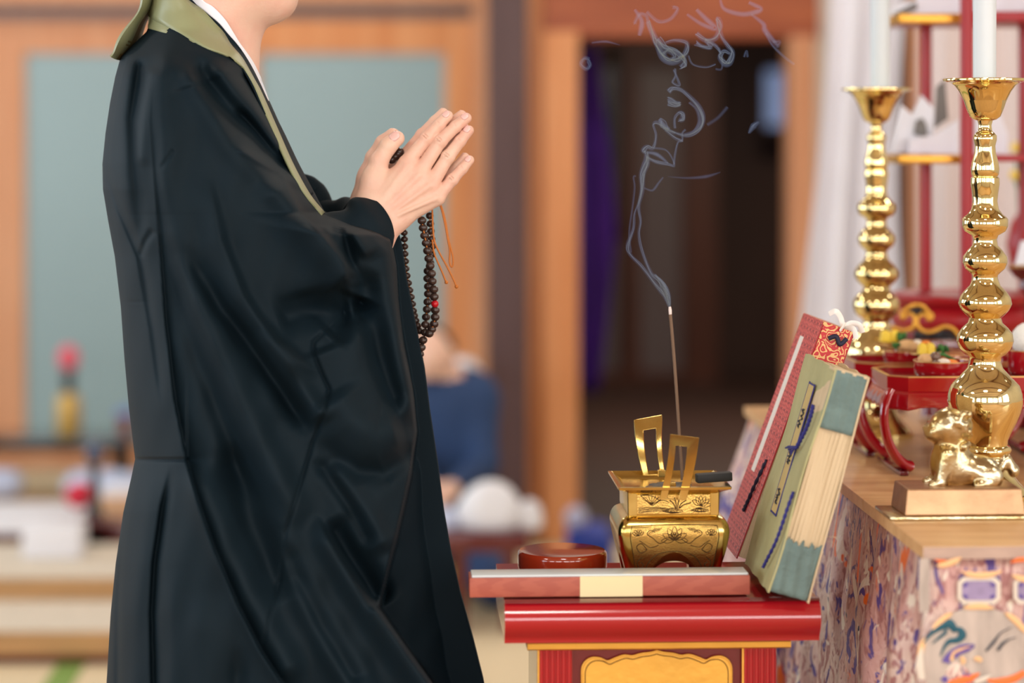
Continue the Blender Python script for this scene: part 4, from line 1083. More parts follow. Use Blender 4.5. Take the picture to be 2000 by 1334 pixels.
for k_ in range(5): a = random.uniform(.02, .3); b.tube([(0, .01, a * Hh), (.008, -.002, a * Hh + .004), (.013, -.003, a * Hh + random.uniform(-.004, .008))], .0002, 4)
b.build('loose_thread', M_page, bk, True, 80)

p2 = P(1500, 1122, 3.108); p2.z = Tz + .001
F2 = Matrix.Translation(p2) @ Matrix.Rotation(YAW, 4, 'Z') @ Matrix.Rotation(math.radians(20.3), 4, 'Y')
rk = thing('brocade_book', 'red brocade book with white title strip and ribbon, standing behind the olive book', 'book', tuple(p2)); rk.rotation_euler = F2.to_euler()
T2, H2, D2 = .0420, .324, .150
rk_c = B().box(-T2 - .002, -T2, 0, D2, 0, H2, bev=.0006).build('front_cover', M_redbro, rk)
B().box(-.002, 0, 0, D2, 0, H2, bev=.0006).build('back_cover', M_redbro, rk)
B().box(-T2, -.002, .004, D2 - .003, .003, H2 - .004).build('page_block', M_page, rk)
B().box(-T2 + .0002, -.0018, -.0008, .010, .20, H2 - .0008, bev=.0006).build('brocade_edge', M_redgold, rk)
B().box(-T2 - .001, -.001, -.001, D2, H2 - .0035, H2 + .0006, bev=.0006).build('brocade_edge', M_redgold, rk)
B().box(-T2 - .0028, -T2 - .0018, .088, .112, .105, .295).build('title_strip', M_whitestrip, rk)
rope('dark_cord', [(-T2 - .003, .03, .13), (-T2 - .005, .035, .10), (-T2 - .004, .05, .07), (-T2 - .004, .055, .055)], .0020, M_darkcord, rk)
b = B()
for pts in ([(-.012, .02, H2), (-.020, .018, H2 + .012), (-.030, .015, H2 + .018), (-.036, .02, H2 + .012)], [(-.012, .02, H2), (-.006, .018, H2 + .010), (.004, .012, H2 + .012), (.012, .014, H2 + .004)],
            [(-.012, .02, H2), (-.016, .0, H2 + .006), (-.020, -.004, H2 - .004)], [(-.012, .02, H2), (-.004, .0, H2 + .005), (.003, -.004, H2 - .006)]):
    b.tube(spline(pts, 6), .0035, 8, flat=.22)
b.build('ribbon', M_whitestrip, rk, True, 80)
b = B().tube(spline([(-.030, -.002, H2 - .018), (-.022, -.004, H2 - .012), (-.014, -.004, H2 - .020), (-.008, -.003, H2 - .010)], 6), .003, 8); b.build('cord_knot', M_darkcord, rk, True, 80)
# ---------------------------------------------------------------- altar table with brocade cloth
Az = .86
M_board = mat('pale_altar_board', (222, 178, 124), .42, col2=(206, 158, 104), nscale=4, stretch=(1, 9, 9), bump=.05)
M_board.node_tree.nodes['Principled BSDF'].inputs['Coat Weight'].default_value = .15
def brocade():
    m = bpy.data.materials.new('brocade'); m.use_nodes = True; nt = m.node_tree; b_ = nt.nodes['Principled BSDF']; L_ = nt.links.new
    tc = nt.nodes.new('ShaderNodeTexCoord')
    def noise(sc, st, det=4, dist=1.2, off=0):
        mp = nt.nodes.new('ShaderNodeMapping'); mp.inputs['Scale'].default_value = st; mp.inputs['Location'].default_value = (off, off, off); L_(tc.outputs['Object'], mp.inputs[0])
        n = nt.nodes.new('ShaderNodeTexNoise'); n.inputs['Scale'].default_value = sc; n.inputs['Detail'].default_value = det; n.inputs['Distortion'].default_value = dist
        L_(mp.outputs[0], n.inputs['Vector']); return n.outputs[0]
    def thr(s, a, c):
        r = nt.nodes.new('ShaderNodeMapRange'); r.inputs[1].default_value = a; r.inputs[2].default_value = c; L_(s, r.inputs[0]); return r.outputs[0]
    def mix(f, a, c):
        x = nt.nodes.new('ShaderNodeMix'); x.data_type = 'RGBA'; L_(f, x.inputs[0])
        if isinstance(a, tuple): x.inputs[6].default_value = lin(a) + (1,)
        else: L_(a, x.inputs[6])
        x.inputs[7].default_value = lin(c) + (1,); return x.outputs[2]
    c = mix(thr(noise(9, (1, 1, .6)), .42, .58), (196, 150, 142), (214, 186, 172))
    c = mix(thr(noise(60, (1, 1, .4), 2, 2.5), .52, .60), c, (164, 112, 108))
    c = mix(thr(noise(34, (1, 1, .45), 3, 2.0, 3), .575, .60), c, (92, 72, 132))
    c = mix(thr(noise(20, (1, 1, .5), 3, 2.4, 7), .60, .63), c, (228, 214, 196))
    c = mix(thr(noise(17, (1, 1, .35), 3, 1.5, 11), .655, .675), c, (236, 112, 48))
    c = mix(thr(noise(24, (1, 1, .5), 3, 1.5, 17), .67, .69), c, (60, 70, 96))
    L_(c, b_.inputs['Base Color']); b_.inputs['Roughness'].default_value = .42; b_.inputs['Metallic'].default_value = .15
    bu = nt.nodes.new('ShaderNodeBump'); bu.inputs['Strength'].default_value = .5; bu.inputs['Distance'].default_value = .003
    L_(noise(70, (1, 1, .4), 3, 2.5), bu.inputs['Height']); L_(bu.outputs[0], b_.inputs['Normal']); return m
M_broc = brocade()
ax0, ay0 = X(1803, 2.705), 2.705
altar = thing('altar_table', 'pale wooden altar top draped with pink and purple brocade cloth', 'altar', (ax0, ay0, 0), math.radians(2.72))
AW, AD = 1.5, 1.40
M_endgrain = mat('grey_board_edge', (186, 158, 142), .6, noise=.12, nscale=30, stretch=(1, 1, 8))  # greyer tone than the planks, for the front edge strip
B().box(.0, AW, -.0012, -.0002, Az - .0145, Az - .0008).build('front_edge', M_endgrain, altar)
nb_ = 4
for k_ in range(nb_):
    y0_ = AD * k_ / nb_; B().box(0, AW, y0_ + .0004, y0_ + AD / nb_ - .0004, Az - .0150, Az, bev=.0012).build('top_plank', M_board, altar)
for (x, y) in ((.06, .06), (AW - .1, .06), (.06, AD - .1), (AW - .1, AD - .1)): B().box(x, x + .06, y, y + .06, 0, Az - .015).build('leg', M_tanwood, altar)
# cloth: one sheet round the left side and the front, hanging in folds
path = []
n1, n2 = 150, 110
for i in range(n1): t = i / (n1 - 1); path.append((.014, AD - .01 - (AD - .03) * t, -1, 0, t * AD))
for i in range(1, 6): a = math.pi / 2 * i / 6; path.append((.014 + .02 * (1 - math.cos(a)), .02 - .012 * math.sin(a), -math.cos(a), -math.sin(a), AD + .003 * i))
for i in range(n2): t = i / (n2 - 1); path.append((.034 + (AW - .05) * t, .008, 0, -1, AD + .02 + t * AW))
zs = L(Az - .0155, .02, 46); vs = []; m_ = len(path)
for z in zs:
    dr = (Az - .0155 - z) / Az
    for i, (x, y, nx_, ny_, s_) in enumerate(path):
        side = i < n1 + 2
        a = .006 * math.sin(s_ * 44 + 1.3) + .004 * math.sin(s_ * 71 + z * 3) + .003 * math.sin(s_ * 120 + z * 9)
        amp = min(1, dr * 6) * (1.5 + 2.2 * dr if side else .25)
        far = .055 * math.exp(-((s_ - .06) / .12) ** 2) * min(1, dr * 3) if side else 0
        d = a * amp + (.0165 if side else .008) * min(1, dr * 5 + .25) + far
        if not side and abs(s_ - AD) < .06: d += .006 * min(1, dr * 6)
        vs.append((x + nx_ * d, y + ny_ * d, z))
fs = [(k * m_ + i, k * m_ + i + 1, (k + 1) * m_ + i + 1, (k + 1) * m_ + i) for k in range(len(zs) - 1) for i in range(m_ - 1)]
clo = B().add(vs, fs).build('brocade_cloth', M_broc, altar, True, 80); so = clo.modifiers.new('s', 'SOLIDIFY'); so.thickness = .003; so.offset = -1
# woven motifs on the front of the cloth (raised embroidery)
M_peach = mat('peach_thread', (236, 186, 132), .5); M_ivory = mat('ivory_thread', (216, 204, 188), .5)
M_tealth = mat('teal_thread', (20, 82, 98), .6); M_violet = mat('violet_thread', (96, 76, 148), .6); M_orangeth = mat('orange_thread', (240, 116, 50), .6)
M_lilac = mat('lilac_weave', (158, 140, 176), .6, noise=.2, nscale=90); M_darkth = mat('dark_thread', (64, 66, 74), .6)
M_taupe = mat('taupe_weave', (196, 180, 168), .7, noise=.3, nscale=60, stretch=(1, 1, .25))
Ai = (Matrix.Translation((ax0, ay0, 0)) @ Matrix.Rotation(math.radians(2.72), 4, 'Z')).inverted()
def fpt(px, py, lift=0.0):
    # ray / front cloth plane, local y = -.002
    D = 2.712
    for _ in range(3):
        q = Ai @ P(px, py, D); D += (-.0045 - lift) - q.y
    return Ai @ P(px, py, D)
def fc(cx, cy, lift=0.0): return fpt(1780 + cx / 4.868, 1060 + cy / 4.868, lift)
def thread(name, pts, r, m, lift=.0, cc=True, flat=.25):
    q = spline([tuple(fc(a, c, lift)) for a, c in pts], 6)
    R_ = r if not isinstance(r, (list, tuple)) else list(np.interp(np.linspace(0, 1, len(q)), np.linspace(0, 1, len(r)), r))
    b = B().tube(q, R_, 8, flat=flat, up=(1, 0, .01) if abs(pts[0][0] - pts[-1][0]) < abs(pts[0][1] - pts[-1][1]) else (0, 0, 1)); return b
def ribbon(b, pts, r, lift=0.0):
    q = spline([tuple(fc(a, c, lift)) for a, c in pts], 6); n = len(q)
    R_ = [r] * n if not isinstance(r, (list, tuple)) else list(np.interp(np.linspace(0, 1, n), np.linspace(0, 1, len(r)), r))
    vs = []
    for i in range(n):
        a = Vector(q[max(i - 1, 0)]); c = Vector(q[min(i + 1, n - 1)]); t = (c - a).normalized(); nn_ = Vector((-t.z, 0, t.x)); p = Vector(q[i])
        for s_, yy in ((1, 0), (.6, -.0008), (-.6, -.0008), (-1, 0)): vs.append((p.x + nn_.x * R_[i] * s_, p.y + yy, p.z + nn_.z * R_[i] * s_))
    return b.add(vs, [(i * 4 + j, i * 4 + j + 1, (i + 1) * 4 + j + 1, (i + 1) * 4 + j) for i in range(n - 1) for j in range(3)])
px1 = 4.868 * FPX / 2.71  # crop pixels per metre
def mot(name, lst, m, lift=.0):
    for pts, r in lst:
        b = B(); ribbon(b, pts, [v / px1 for v in r] if isinstance(r, (list, tuple)) else r / px1, lift); b.build(name, m, clo, True, 80)
def disc(cx, cy, rx, ry, m, lift, name, n=40, poly=None):
    pts = poly or [(cx + rx * math.cos(2 * math.pi * k / n), cy + ry * math.sin(2 * math.pi * k / n)) for k in range(n)]
    q = [fc(a, c, lift) for a, c in pts]; k = len(q); vs = [tuple(v) for v in q] + [(v.x, v.y + .0006, v.z) for v in q]
    return B().add(vs, [tuple(range(k)), tuple(range(2 * k - 1, k - 1, -1))] + [(i, (i + 1) % k, (i + 1) % k + k, i + k) for i in range(k)]).build(name, m, clo)
for ox in (0, 760, -0):
    pass
vs = []; NR = 10
for i in range(NR + 1):
    for k_ in range(48):
        rr_ = 530 * i / NR; q = fc(640 + rr_ * 1.02 * math.cos(math.pi * k_ / 24), 1130 + rr_ * .98 * math.sin(math.pi * k_ / 24), .0002 + .0012 * (1 - (i / NR) ** 4)); vs.append(tuple(q))
B().add(vs, [(i * 48 + j, (i + 1) * 48 + j, (i + 1) * 48 + (j + 1) % 48, i * 48 + (j + 1) % 48) for i in range(NR) for j in range(48)]).build('woven_medallion', M_taupe, clo, True, 80)
for ox in ():
    pass
for ox in (0, 530):
    oc = lambda w_, h_, c_: [(645 + ox - w_ + c_, 455 - h_), (645 + ox + w_ - c_, 455 - h_), (645 + ox + w_, 455 - h_ + c_), (645 + ox + w_, 455 + h_ - c_), (645 + ox + w_ - c_, 455 + h_), (645 + ox - w_ + c_, 455 + h_), (645 + ox - w_, 455 + h_ - c_), (645 + ox - w_, 455 - h_ + c_)]
    disc(0, 0, 0, 0, M_ivory, .0004, 'octagon_frame', poly=oc(205, 128, 50)); disc(0, 0, 0, 0, M_lilac, .0012, 'octagon_field', poly=oc(162, 92, 40))
    mot('corner_mark', [([(645 + ox + sx * 135, 455 + sy * 75), (645 + ox + sx * 128, 455 + sy * 40)], 22) for sx in (-1, 1) for sy in (-1, 1)], M_violet, .0020)
def arc(cx, cy, r, a0, a1, n=8): return [(cx + r * math.cos(math.radians(a0 + (a1 - a0) * k / n)), cy - r * math.sin(math.radians(a0 + (a1 - a0) * k / n))) for k in range(n + 1)]
W_ = [4, 26, 30, 30, 26, 4]
mot('peach_arc', [(arc(640, 1130, 525, 106, 74), W_), (arc(640, 1130, 525, 148, 118), W_), (arc(640, 1130, 525, 62, 30), W_), (arc(640, 1130, 560, 182, 156), W_), (arc(640, 1130, 560, 24, 2), W_),
                  (arc(660, -190, 500, -112, -66), W_), (arc(1180, -120, 480, -118, -80), W_), (arc(200, -300, 520, -86, -58), W_)], M_peach, .0020)
mot('orange_arc', [([(220, 160), (300, 180), (380, 178)], [4, 18, 4]), ([(940, 190), (1010, 165), (1080, 160)], [4, 22, 22])], M_orangeth, .0016)
mot('ivory_stripe', [([(125, 150), (120, 400), (125, 660)], 50)], M_taupe, .0006)
mot('teal_scroll', [([(110, 960), (180, 870), (280, 800), (360, 770), (400, 810), (420, 850)], [6, 18, 34, 44, 34, 20]), ([(400, 820), (460, 830), (485, 880), (440, 925), (360, 940), (310, 1000), (275, 1080)], [10, 30, 40, 30, 22, 14, 4]), ([(200, 960), (270, 900), (320, 860), (330, 820)], [3, 14, 16, 10])], M_tealth, .0022)
mot('violet_scroll', [([(330, 1140), (350, 1080), (420, 1010), (490, 980), (600, 970)], [44, 26, 12, 14, 6]), ([(415, 1095), (450, 1050), (530, 1020), (600, 985)], [18, 20, 20, 6]), ([(300, 1320), (340, 1280)], [34, 24]), ([(500, 1310), (560, 1250)], [22, 14])], M_violet, .0026)
mot('peach_scroll', [([(380, 1120), (400, 1050), (480, 1010), (560, 985)], [16, 16, 12, 4]), ([(470, 1090), (500, 1120), (480, 1150)], 18), ([(600, 1110), (640, 1100), (660, 1130)], 20)], M_peach, .0030)
mot('dark_stroke', [([(710, 1030), (780, 950), (850, 860), (960, 800)], [12, 16, 6, 2]), ([(820, 1025), (870, 960), (930, 920), (1000, 900)], [14, 16, 6, 2])], M_darkth, .0022)
mot('orange_wave', [([(350, 1340), (480, 1310), (560, 1290), (650, 1240)], [20, 40, 34, 6]), ([(720, 1310), (860, 1320), (980, 1290), (1080, 1230)], [10, 38, 36, 26])], M_orangeth, .0030)
mot('ivory_wave', [([(600, 1330), (700, 1290), (760, 1260)], [20, 24, 6]), ([(100, 1000), (80, 1150), (100, 1300)], [10, 40, 30])], M_ivory, .0026)

# ---------------------------------------------------------------- brass candlesticks
M_gold = mat('polished_brass', (242, 226, 172), .07, metal=1.0, col2=(236, 214, 146), nscale=9)
M_candle = mat('white_candle', (204, 212, 216), .4)
M_wick = mat('wick', (40, 34, 30), .9)
pr = [(0, 985, 84), (0, 984, 88), (1, 976, 88), (0, 973, 84), (0, 966, 80), (0, 955, 68), (0, 940, 56), (0, 925, 48), (0, 908, 44), (0, 900, 44), (1, 897, 49), (0, 890, 52), (0, 883, 49), (1, 880, 44), (0, 870, 45), (0, 855, 52), (0, 835, 62), (0, 815, 70), (0, 795, 74.5), (0, 778, 73), (0, 762, 67), (0, 750, 56), (1, 747, 52), (0, 740, 46), (0, 728, 35), (0, 714, 31), (1, 705, 33), (0, 698, 44), (0, 690, 51), (0, 674, 56), (0, 660, 54), (0, 648, 45), (0, 638, 34), (1, 628, 31), (0, 622, 38), (0, 612, 47), (0, 600, 52.5), (0, 588, 50), (0, 576, 42), (0, 564, 30), (0, 550, 25), (0, 543, 25), (1, 538, 30), (0, 530, 39), (0, 518, 44), (0, 506, 43), (0, 494, 34), (0, 484, 25), (0, 472, 23), (1, 464, 26), (0, 456, 40), (0, 446, 45), (0, 432, 45), (1, 428, 42), (0, 423, 35), (0, 412, 27), (0, 396, 24), (0, 378, 26), (0, 362, 28.5), (0, 350, 28), (1, 347, 24), (0, 343, 27), (0, 332, 28), (0, 318, 26), (0, 300, 21), (0, 286, 20), (0, 274, 23), (0, 266, 23), (1, 260, 18), (0, 257, 14), (0, 246, 12.5), (0, 236, 15), (1, 234, 22), (0, 228, 30), (0, 214, 36), (0, 196, 42), (0, 178, 51), (0, 166, 60), (0, 160, 70), (1, 158, 82), (0, 154.5, 83), (1, 152.5, 82), (0, 156, 62), (0, 166, 52), (0, 176, 30), (0, 176, 0)]
ND, ncx = 3.03, 1924
prm = [(h * ND / FPX, (980 - y) * (Az - 0 - Az + 1) * ND / FPX) for _, y, h in pr]
z_rim = Z(154, ND); sc_ = (z_rim - Az) / ((985 - 154) * ND / FPX)
prm = [(h * ND / FPX, (985 - y) * ND / FPX * sc_) for _, y, h in pr]
prm = [(r, z) for r, z in prm]
def candlestick(px, D, label):
    t = thing('candlestick', label, 'candlestick', (X(px, D), D, Az + .0003), 0, 'pair of brass candlesticks'); return t
cs1 = candlestick(ncx, ND + .04, 'tall turned brass candlestick nearest the camera, beside the brass lion figure')
cuts = [0, 13, 75, len(prm)]
B().lathe(prm[:14], 72).build('foot', M_gold, cs1, True, 50); B().lathe(prm[13:76], 72, cap=False).build('baluster_stem', M_gold, cs1, True, 50)
B().lathe(prm[75:], 72, cap=False).build('drip_cup', M_gold, cs1, True, 50)
cs2 = copytree(cs1); cs2.location = (X(1712, 3.70), 3.70, Az + .0003); cs2['label'] = 'brass candlestick farther back, behind the olive and red books'
cz_ = prm[-1][1]; cr_ = 22 * ND / FPX
cd = thing('candle', 'thick white candle in the near brass candlestick', 'candle', (X(1923, ND + .04), ND + .04, Az + cz_ + .0006), 0, 'white altar candles')
B().lathe([(cr_ * 1.02, 0), (cr_ * 1.03, .01), (cr_ * 1.06, .15), (cr_ * 1.12, .30), (cr_ * 1.1, .304), (0, .306)], 40, cap=False).build('wax', M_candle, cd, True, 50)
B().tube([(0, 0, .304), (0, .0005, .318)], .0016, 6).build('wick', M_wick, cd, True)
c2 = copytree(cd); c2.location = (X(1719, 3.70), 3.70, Az + cz_ + .0006); c2['label'] = 'thick white candle in the far brass candlestick'

# ---------------------------------------------------------------- brass lion figure on its block
M_oldbrass = mat('worn_brass', (208, 198, 168), .22, metal=1.0, col2=(190, 160, 96), nscale=26, bump=.25, bscale=120)
M_copper = mat('coppery_plate', (180, 140, 104), .34, metal=.85, noise=.25, nscale=26, bump=.2, bscale=60)
lx, ly = X(1862, 2.955), 2.94
lion = thing('guardian_lion', 'small cast brass lion figure crouching on a square block before the near candlestick', 'figurine', (lx, ly, Az + .0003), YAW)
b = B(); b.box(-.091, .090, -.054, .040, 0, .004, bev=.001); b.build('flange', M_oldbrass, lion, True, 40)
def frustum(b, x0, x1, y0, y1, z0, z1, ins):
    return b.add([(x0, y0, z0), (x1, y0, z0), (x1, y1, z0), (x0, y1, z0), (x0 + ins, y0 + ins, z1), (x1 - ins, y0 + ins, z1), (x1 - ins, y1 - ins, z1), (x0 + ins, y1 - ins, z1)], [(3, 2, 1, 0), (4, 5, 6, 7), (0, 1, 5, 4), (1, 2, 6, 5), (2, 3, 7, 6), (3, 0, 4, 7)])
o = frustum(B(), -.072, .074, -.046, .038, .004, .036, .004).build('block', M_copper, lion); bv = o.modifiers.new('b', 'BEVEL'); bv.width = .002; bv.segments = 2
s = SDF((-.06, -.045, .028), (.095, .045, .145), .0019)
d = s.ell((-.006, 0, .062), (.026, .021, .034))
d = s.sm(d, s.ell((.030, 0, .052), (.034, .021, .020)), .012)
d = s.sm(d, s.ell((-.008, 0, .108), (.0245, .022, .024)), .010)
d = s.sm(d, s.ell((-.029, 0, .101), (.010, .013, .011)), .006)
d = s.sm(d, s.cap((-.036, 0, .107), (-.036, 0, .107), .0045), .003)
for sg in (-1, 1):
    d = s.sm(d, s.cap((-.014, sg * .015, .075), (-.022, sg * .016, .040), .010, .0065), .006)
    d = s.sm(d, s.cap((-.022, sg * .016, .039), (-.032, sg * .017, .037), .0065, .0055), .004)
    d = s.sm(d, s.ell((.044, sg * .017, .046), (.019, .009, .016)), .006)
    d = s.sm(d, s.cap((.040, sg * .02, .038), (.022, sg * .021, .037), .006, .005), .004)
    d = s.sm(d, s.cap((-.008, sg * .017, .124), (-.003, sg * .021, .116), .004, .005), .004)
    d = s.sm(d, s.cap((-.030, sg * .008, .113), (-.030, sg * .008, .113), .0035), .002)
d = s.sm(d, s.cap((.058, 0, .052), (.074, 0, .066), .007, .006), .008); d = s.sm(d, s.cap((.074, 0, .066), (.084, 0, .052), .006, .009), .006)
for k_ in range(26):
    rr = random.Random(k_); a = rr.uniform(-2.2, 2.2); h_ = rr.uniform(.080, .128)
    c_ = (-.002 + .017 * math.cos(a) * .9 + .002, .019 * math.sin(a), h_); d = s.sm(d, s.cap(c_, c_, .0052), .0025)
s.d = d; V, Fq = s.mesh(); V[:, 2] = .036 + (V[:, 2] - .036) * .96; V[:, 0] = np.where(V[:, 0] > .02, .02 + (V[:, 0] - .02) * .8, V[:, 0])
mesh('lion_body', V, Fq, M_oldbrass, lion, True)

# ---------------------------------------------------------------- lacquered offering trays
M_trayred = mat('tray_red_lacquer', (158, 14, 26), .12, coat=.8); M_traydk = mat('tray_inner_lacquer', (92, 12, 24), .15, coat=.7)
M_rimgold = mat('gold_rim_line', (208, 160, 96), .3, metal=.6)
def tray(x, y, label, W=.27, Dp=.155):
    t = thing('offering_tray', label, 'tray', (x, y, Az + .0003), YAW, 'lacquered offering trays')
    c = .024; zt, zb, zf = .133, .1165, .1255
    def oct_(e, z): return [(c - e * .4, -e, z), (W - c + e * .4, -e, z), (W + e, c - e * .4, z), (W + e, Dp - c + e * .4, z), (W - c + e * .4, Dp + e, z), (c - e * .4, Dp + e, z), (-e, Dp - c + e * .4, z), (-e, c - e * .4, z)]
    def band_(secs, nm, m, cap=False):
        vs = []
        for s_ in secs: vs += s_
        k = len(secs); fs = [(i * 8 + j, i * 8 + (j + 1) % 8, (i + 1) * 8 + (j + 1) % 8, (i + 1) * 8 + j) for i in range(k - 1) for j in range(8)]
        if cap: fs += [tuple((k - 1) * 8 + j for j in range(8))]
        return B().add(vs, fs).build(nm, m, t)
    band_([oct_(0, zb - .004), oct_(0, zt), oct_(-.0035, zt), oct_(-.0035, zf)], 'rim_wall', M_trayred)
    band_([oct_(.0006, zt - .001), oct_(.0006, zt + .0008), oct_(-.004, zt + .0008), oct_(-.004, zt - .001)], 'rim_line', M_rimgold)
    band_([oct_(-.0035, zf), oct_(-.0035, zf + .0005)], 'tray_floor', M_traydk, True)
    # flared scalloped apron
    vs = []; per = oct_(0, 0); n = 0; K = 12; ring = []
    for j in range(8):
        a = Vector(per[j]); c_ = Vector(per[(j + 1) % 8]); m_ = 14 if (c_ - a).length > .05 else 3
        for k_ in range(m_): ring.append((a + (c_ - a) * k_ / m_, k_ / m_, m_))
    cen = Vector((W / 2, Dp / 2, 0)); R = len(ring)
    for i in range(7):
        w = i / 6
        for (p, u, m_) in ring:
            e = Vector((math.copysign(min(1, abs(p.x - cen.x) / (W / 2)) ** 6, p.x - cen.x), math.copysign(min(1, abs(p.y - cen.y) / (Dp / 2)) ** 6, p.y - cen.y), 0))
            out = .010 * math.sin(w * 1.5)
            sc = .0045 * abs(math.sin(u * math.pi * 4)) * w if m_ > 3 else 0
            vs.append((p.x + e.x * out, p.y + e.y * out, zb - .003 - .025 * w + sc))
    fs = [(i * R + j, i * R + (j + 1) % R, (i + 1) * R + (j + 1) % R, (i + 1) * R + j) for i in range(6) for j in range(R)]
    o = B().add(vs, fs).build('apron', M_trayred, t, True, 40); so = o.modifiers.new('s', 'SOLIDIFY'); so.thickness = .002
    for (cx_, cy_, sx, sy) in ((0, 0, -1, -1), (W, 0, 1, -1), (0, Dp, -1, 1), (W, Dp, 1, 1)):
        pts = spline([(.003, .116), (.010, .106), (.016, .090), (.016, .068), (.009, .046), (-.003, .028), (-.018, .015), (-.030, .0105)], 6)
        path_ = [(cx_ + sx * (o_ * .82 - .004), cy_ + sy * (o_ * .45 - .004), z) for o_, z in pts]
        rr = [.0050 + .0030 * (1 - i / len(pts)) * 0 + .0035 * (i / len(pts)) ** 2 for i in range(len(pts))]
        B().tube(path_, rr, 12, flat=1.35).build('leg', M_trayred, t, True, 80)
    for sx in (0, 1):
        xx = .012 if sx == 0 else W - .024
        B().box(xx, xx + .012, -.002, Dp + .002, 0, .006, bev=.0015).build('runner', M_traydk, t, True, 40)
    return t
TX = X(1775, 3.26) - .024
tray(TX, 3.262, 'front red lacquered footed tray carrying the bowl with a brown mushroom')
tray(TX + .003 - .02, 3.455, 'rear red lacquered footed tray right behind the front one', .27, .150)
M_food = mat('tofu_skin', (226, 180, 124), .6, noise=.2, nscale=60, bump=.5); M_yel = mat('yellow_pickle', (242, 206, 50), .4)
M_grn = mat('green_broccoli', (66, 128, 44), .6, col2=(34, 84, 36), nscale=160, bump=.6, bscale=300); M_mush = mat('brown_mushroom', (112, 84, 70), .25, coat=.4)
M_carrot = mat('carrot', (236, 134, 50), .5); M_rice = mat('white_rice', (238, 238, 232), .6, bump=.6, bscale=300); M_turnip = mat('pale_turnip', (232, 222, 206), .4)
def bowl(px, D, zb, r, h, label, m=None, nm='bowl', dish=False):
    t = thing(nm, label, 'bowl' if not dish else 'dish', (X(px, D), D, zb), 0, 'small lacquered bowls and dishes of food')
    if dish: prf = [(r * .42, 0), (r * .45, .001), (r * .42, h * .35), (r * .7, h * .55), (r * .98, h * .95), (r, h), (r * .965, h), (r * .6, h * .62), (0, h * .52)]
    else: prf = [(r * .55, 0), (r * .85, .001), (r * .95, h * .15), (r * .985, h * .5), (r, h), (r * .955, h), (r * .92, h * .45), (r * .7, h * .30), (0, h * .28)]
    B().lathe(prf, 40, cap=False).build('bowl_shell', m or M_trayred, t, True, 50)
    B().lathe([(r * 1.004, h - .0006), (r * 1.01, h), (r * 1.004, h + .0006), (r * .955, h + .0006), (r * .95, h - .0004)], 40, cap=False).build('rim_line', M_rimgold, t, True, 60)
    return t
zf = Az + .1265
def onz(px, py, D, dz=0): return P(px, py, D)
def place(o, label, cat, group='food in the offering bowls'): tag(o, label, cat, group); return o
def blob(name, px, py, D, r, m, label, cat, sc=(1, 1, 1), jit=.0, n=14):
    p = P(px, py, D); o = B().ball((0, 0, 0), r, n, sc=sc, jit=jit).build(name, m, None, True, 80); o.location = p; return place(o, label, cat)
def broc(px, py, D, label, k=1.0):
    p = P(px, py, D); t = thing('broccoli_floret', label, 'vegetable', tuple(p), 0, 'food in the offering bowls'); rr = random.Random(int(px)); b = B()
    for _ in range(16): b.ball((rr.uniform(-.006, .006) * k, rr.uniform(-.006, .006) * k, rr.uniform(0, .006) * k), rr.uniform(.0028, .0042) * k, 8, jit=.12)
    b.build('floret_head', M_grn, t, True, 80); B().tube([(0, 0, -.006 * k), (0, 0, .002)], .003 * k, 8).build('stem', M_grn, t, True); return t
def pickle(px, py, D, label, n=2, w=.011, h=.014):
    p = P(px, py, D); t = thing('pickled_radish', label, 'vegetable', tuple(p), .1, 'food in the offering bowls')
    for k_ in range(n):
        b = B(); q = [(-.5, 0), (.5, 0), (.46, .7), (.25, 1.0), (-.25, 1.05), (-.46, .75)]
        b.prism([(x * w, z * h) for x, z in q], -.006, .006); o = b.build('slice', M_yel, t); o.location = ((k_ - (n - 1) / 2) * w * 1.02, .001 * k_, -h * .5); o.rotation_euler = (0, math.radians(6 - 4 * k_), 0)
        bv = o.modifiers.new('b', 'BEVEL'); bv.width = .0014; bv.segments = 2
    return t
# front tray
D1 = 3.335
bowl(1841, D1, zf, .0400, .0225, 'straight-sided red bowl with mushroom and carrot on the front tray')
blob('simmered_mushroom', 1827, 697, 3.325, .0078, M_mush, 'round glossy brown mushroom cap on top of the front bowl', 'mushroom', (1, 1, .92))
blob('simmered_mushroom', 1828, 709, 3.305, .0055, M_mush, 'smaller dark mushroom just under the round brown one', 'mushroom', (1.1, 1, .7))
blob('tofu_skin_roll', 1809, 703, 3.33, .0105, M_food, 'wrinkled tan tofu skin at the left of the front bowl', 'food', (1.1, 1, .8), .10, 16)
blob('turnip_slice', 1843, 707, 3.315, .008, M_turnip, 'pale turnip piece right of the round mushroom', 'vegetable', (1.2, .9, .6))
blob('carrot_slice', 1856, 708, 3.32, .0085, M_carrot, 'orange carrot slice at the right of the front bowl', 'vegetable', (1.3, .6, .55))
b = B().tube([(-.012, 0, .006), (0, 0, .004), (.014, .002, -.003)], .0022, 8); o = b.build('green_bean', M_grn, None, True); o.location = P(1845, 699, 3.345); place(o, 'thin green bean lying across the front bowl', 'vegetable')
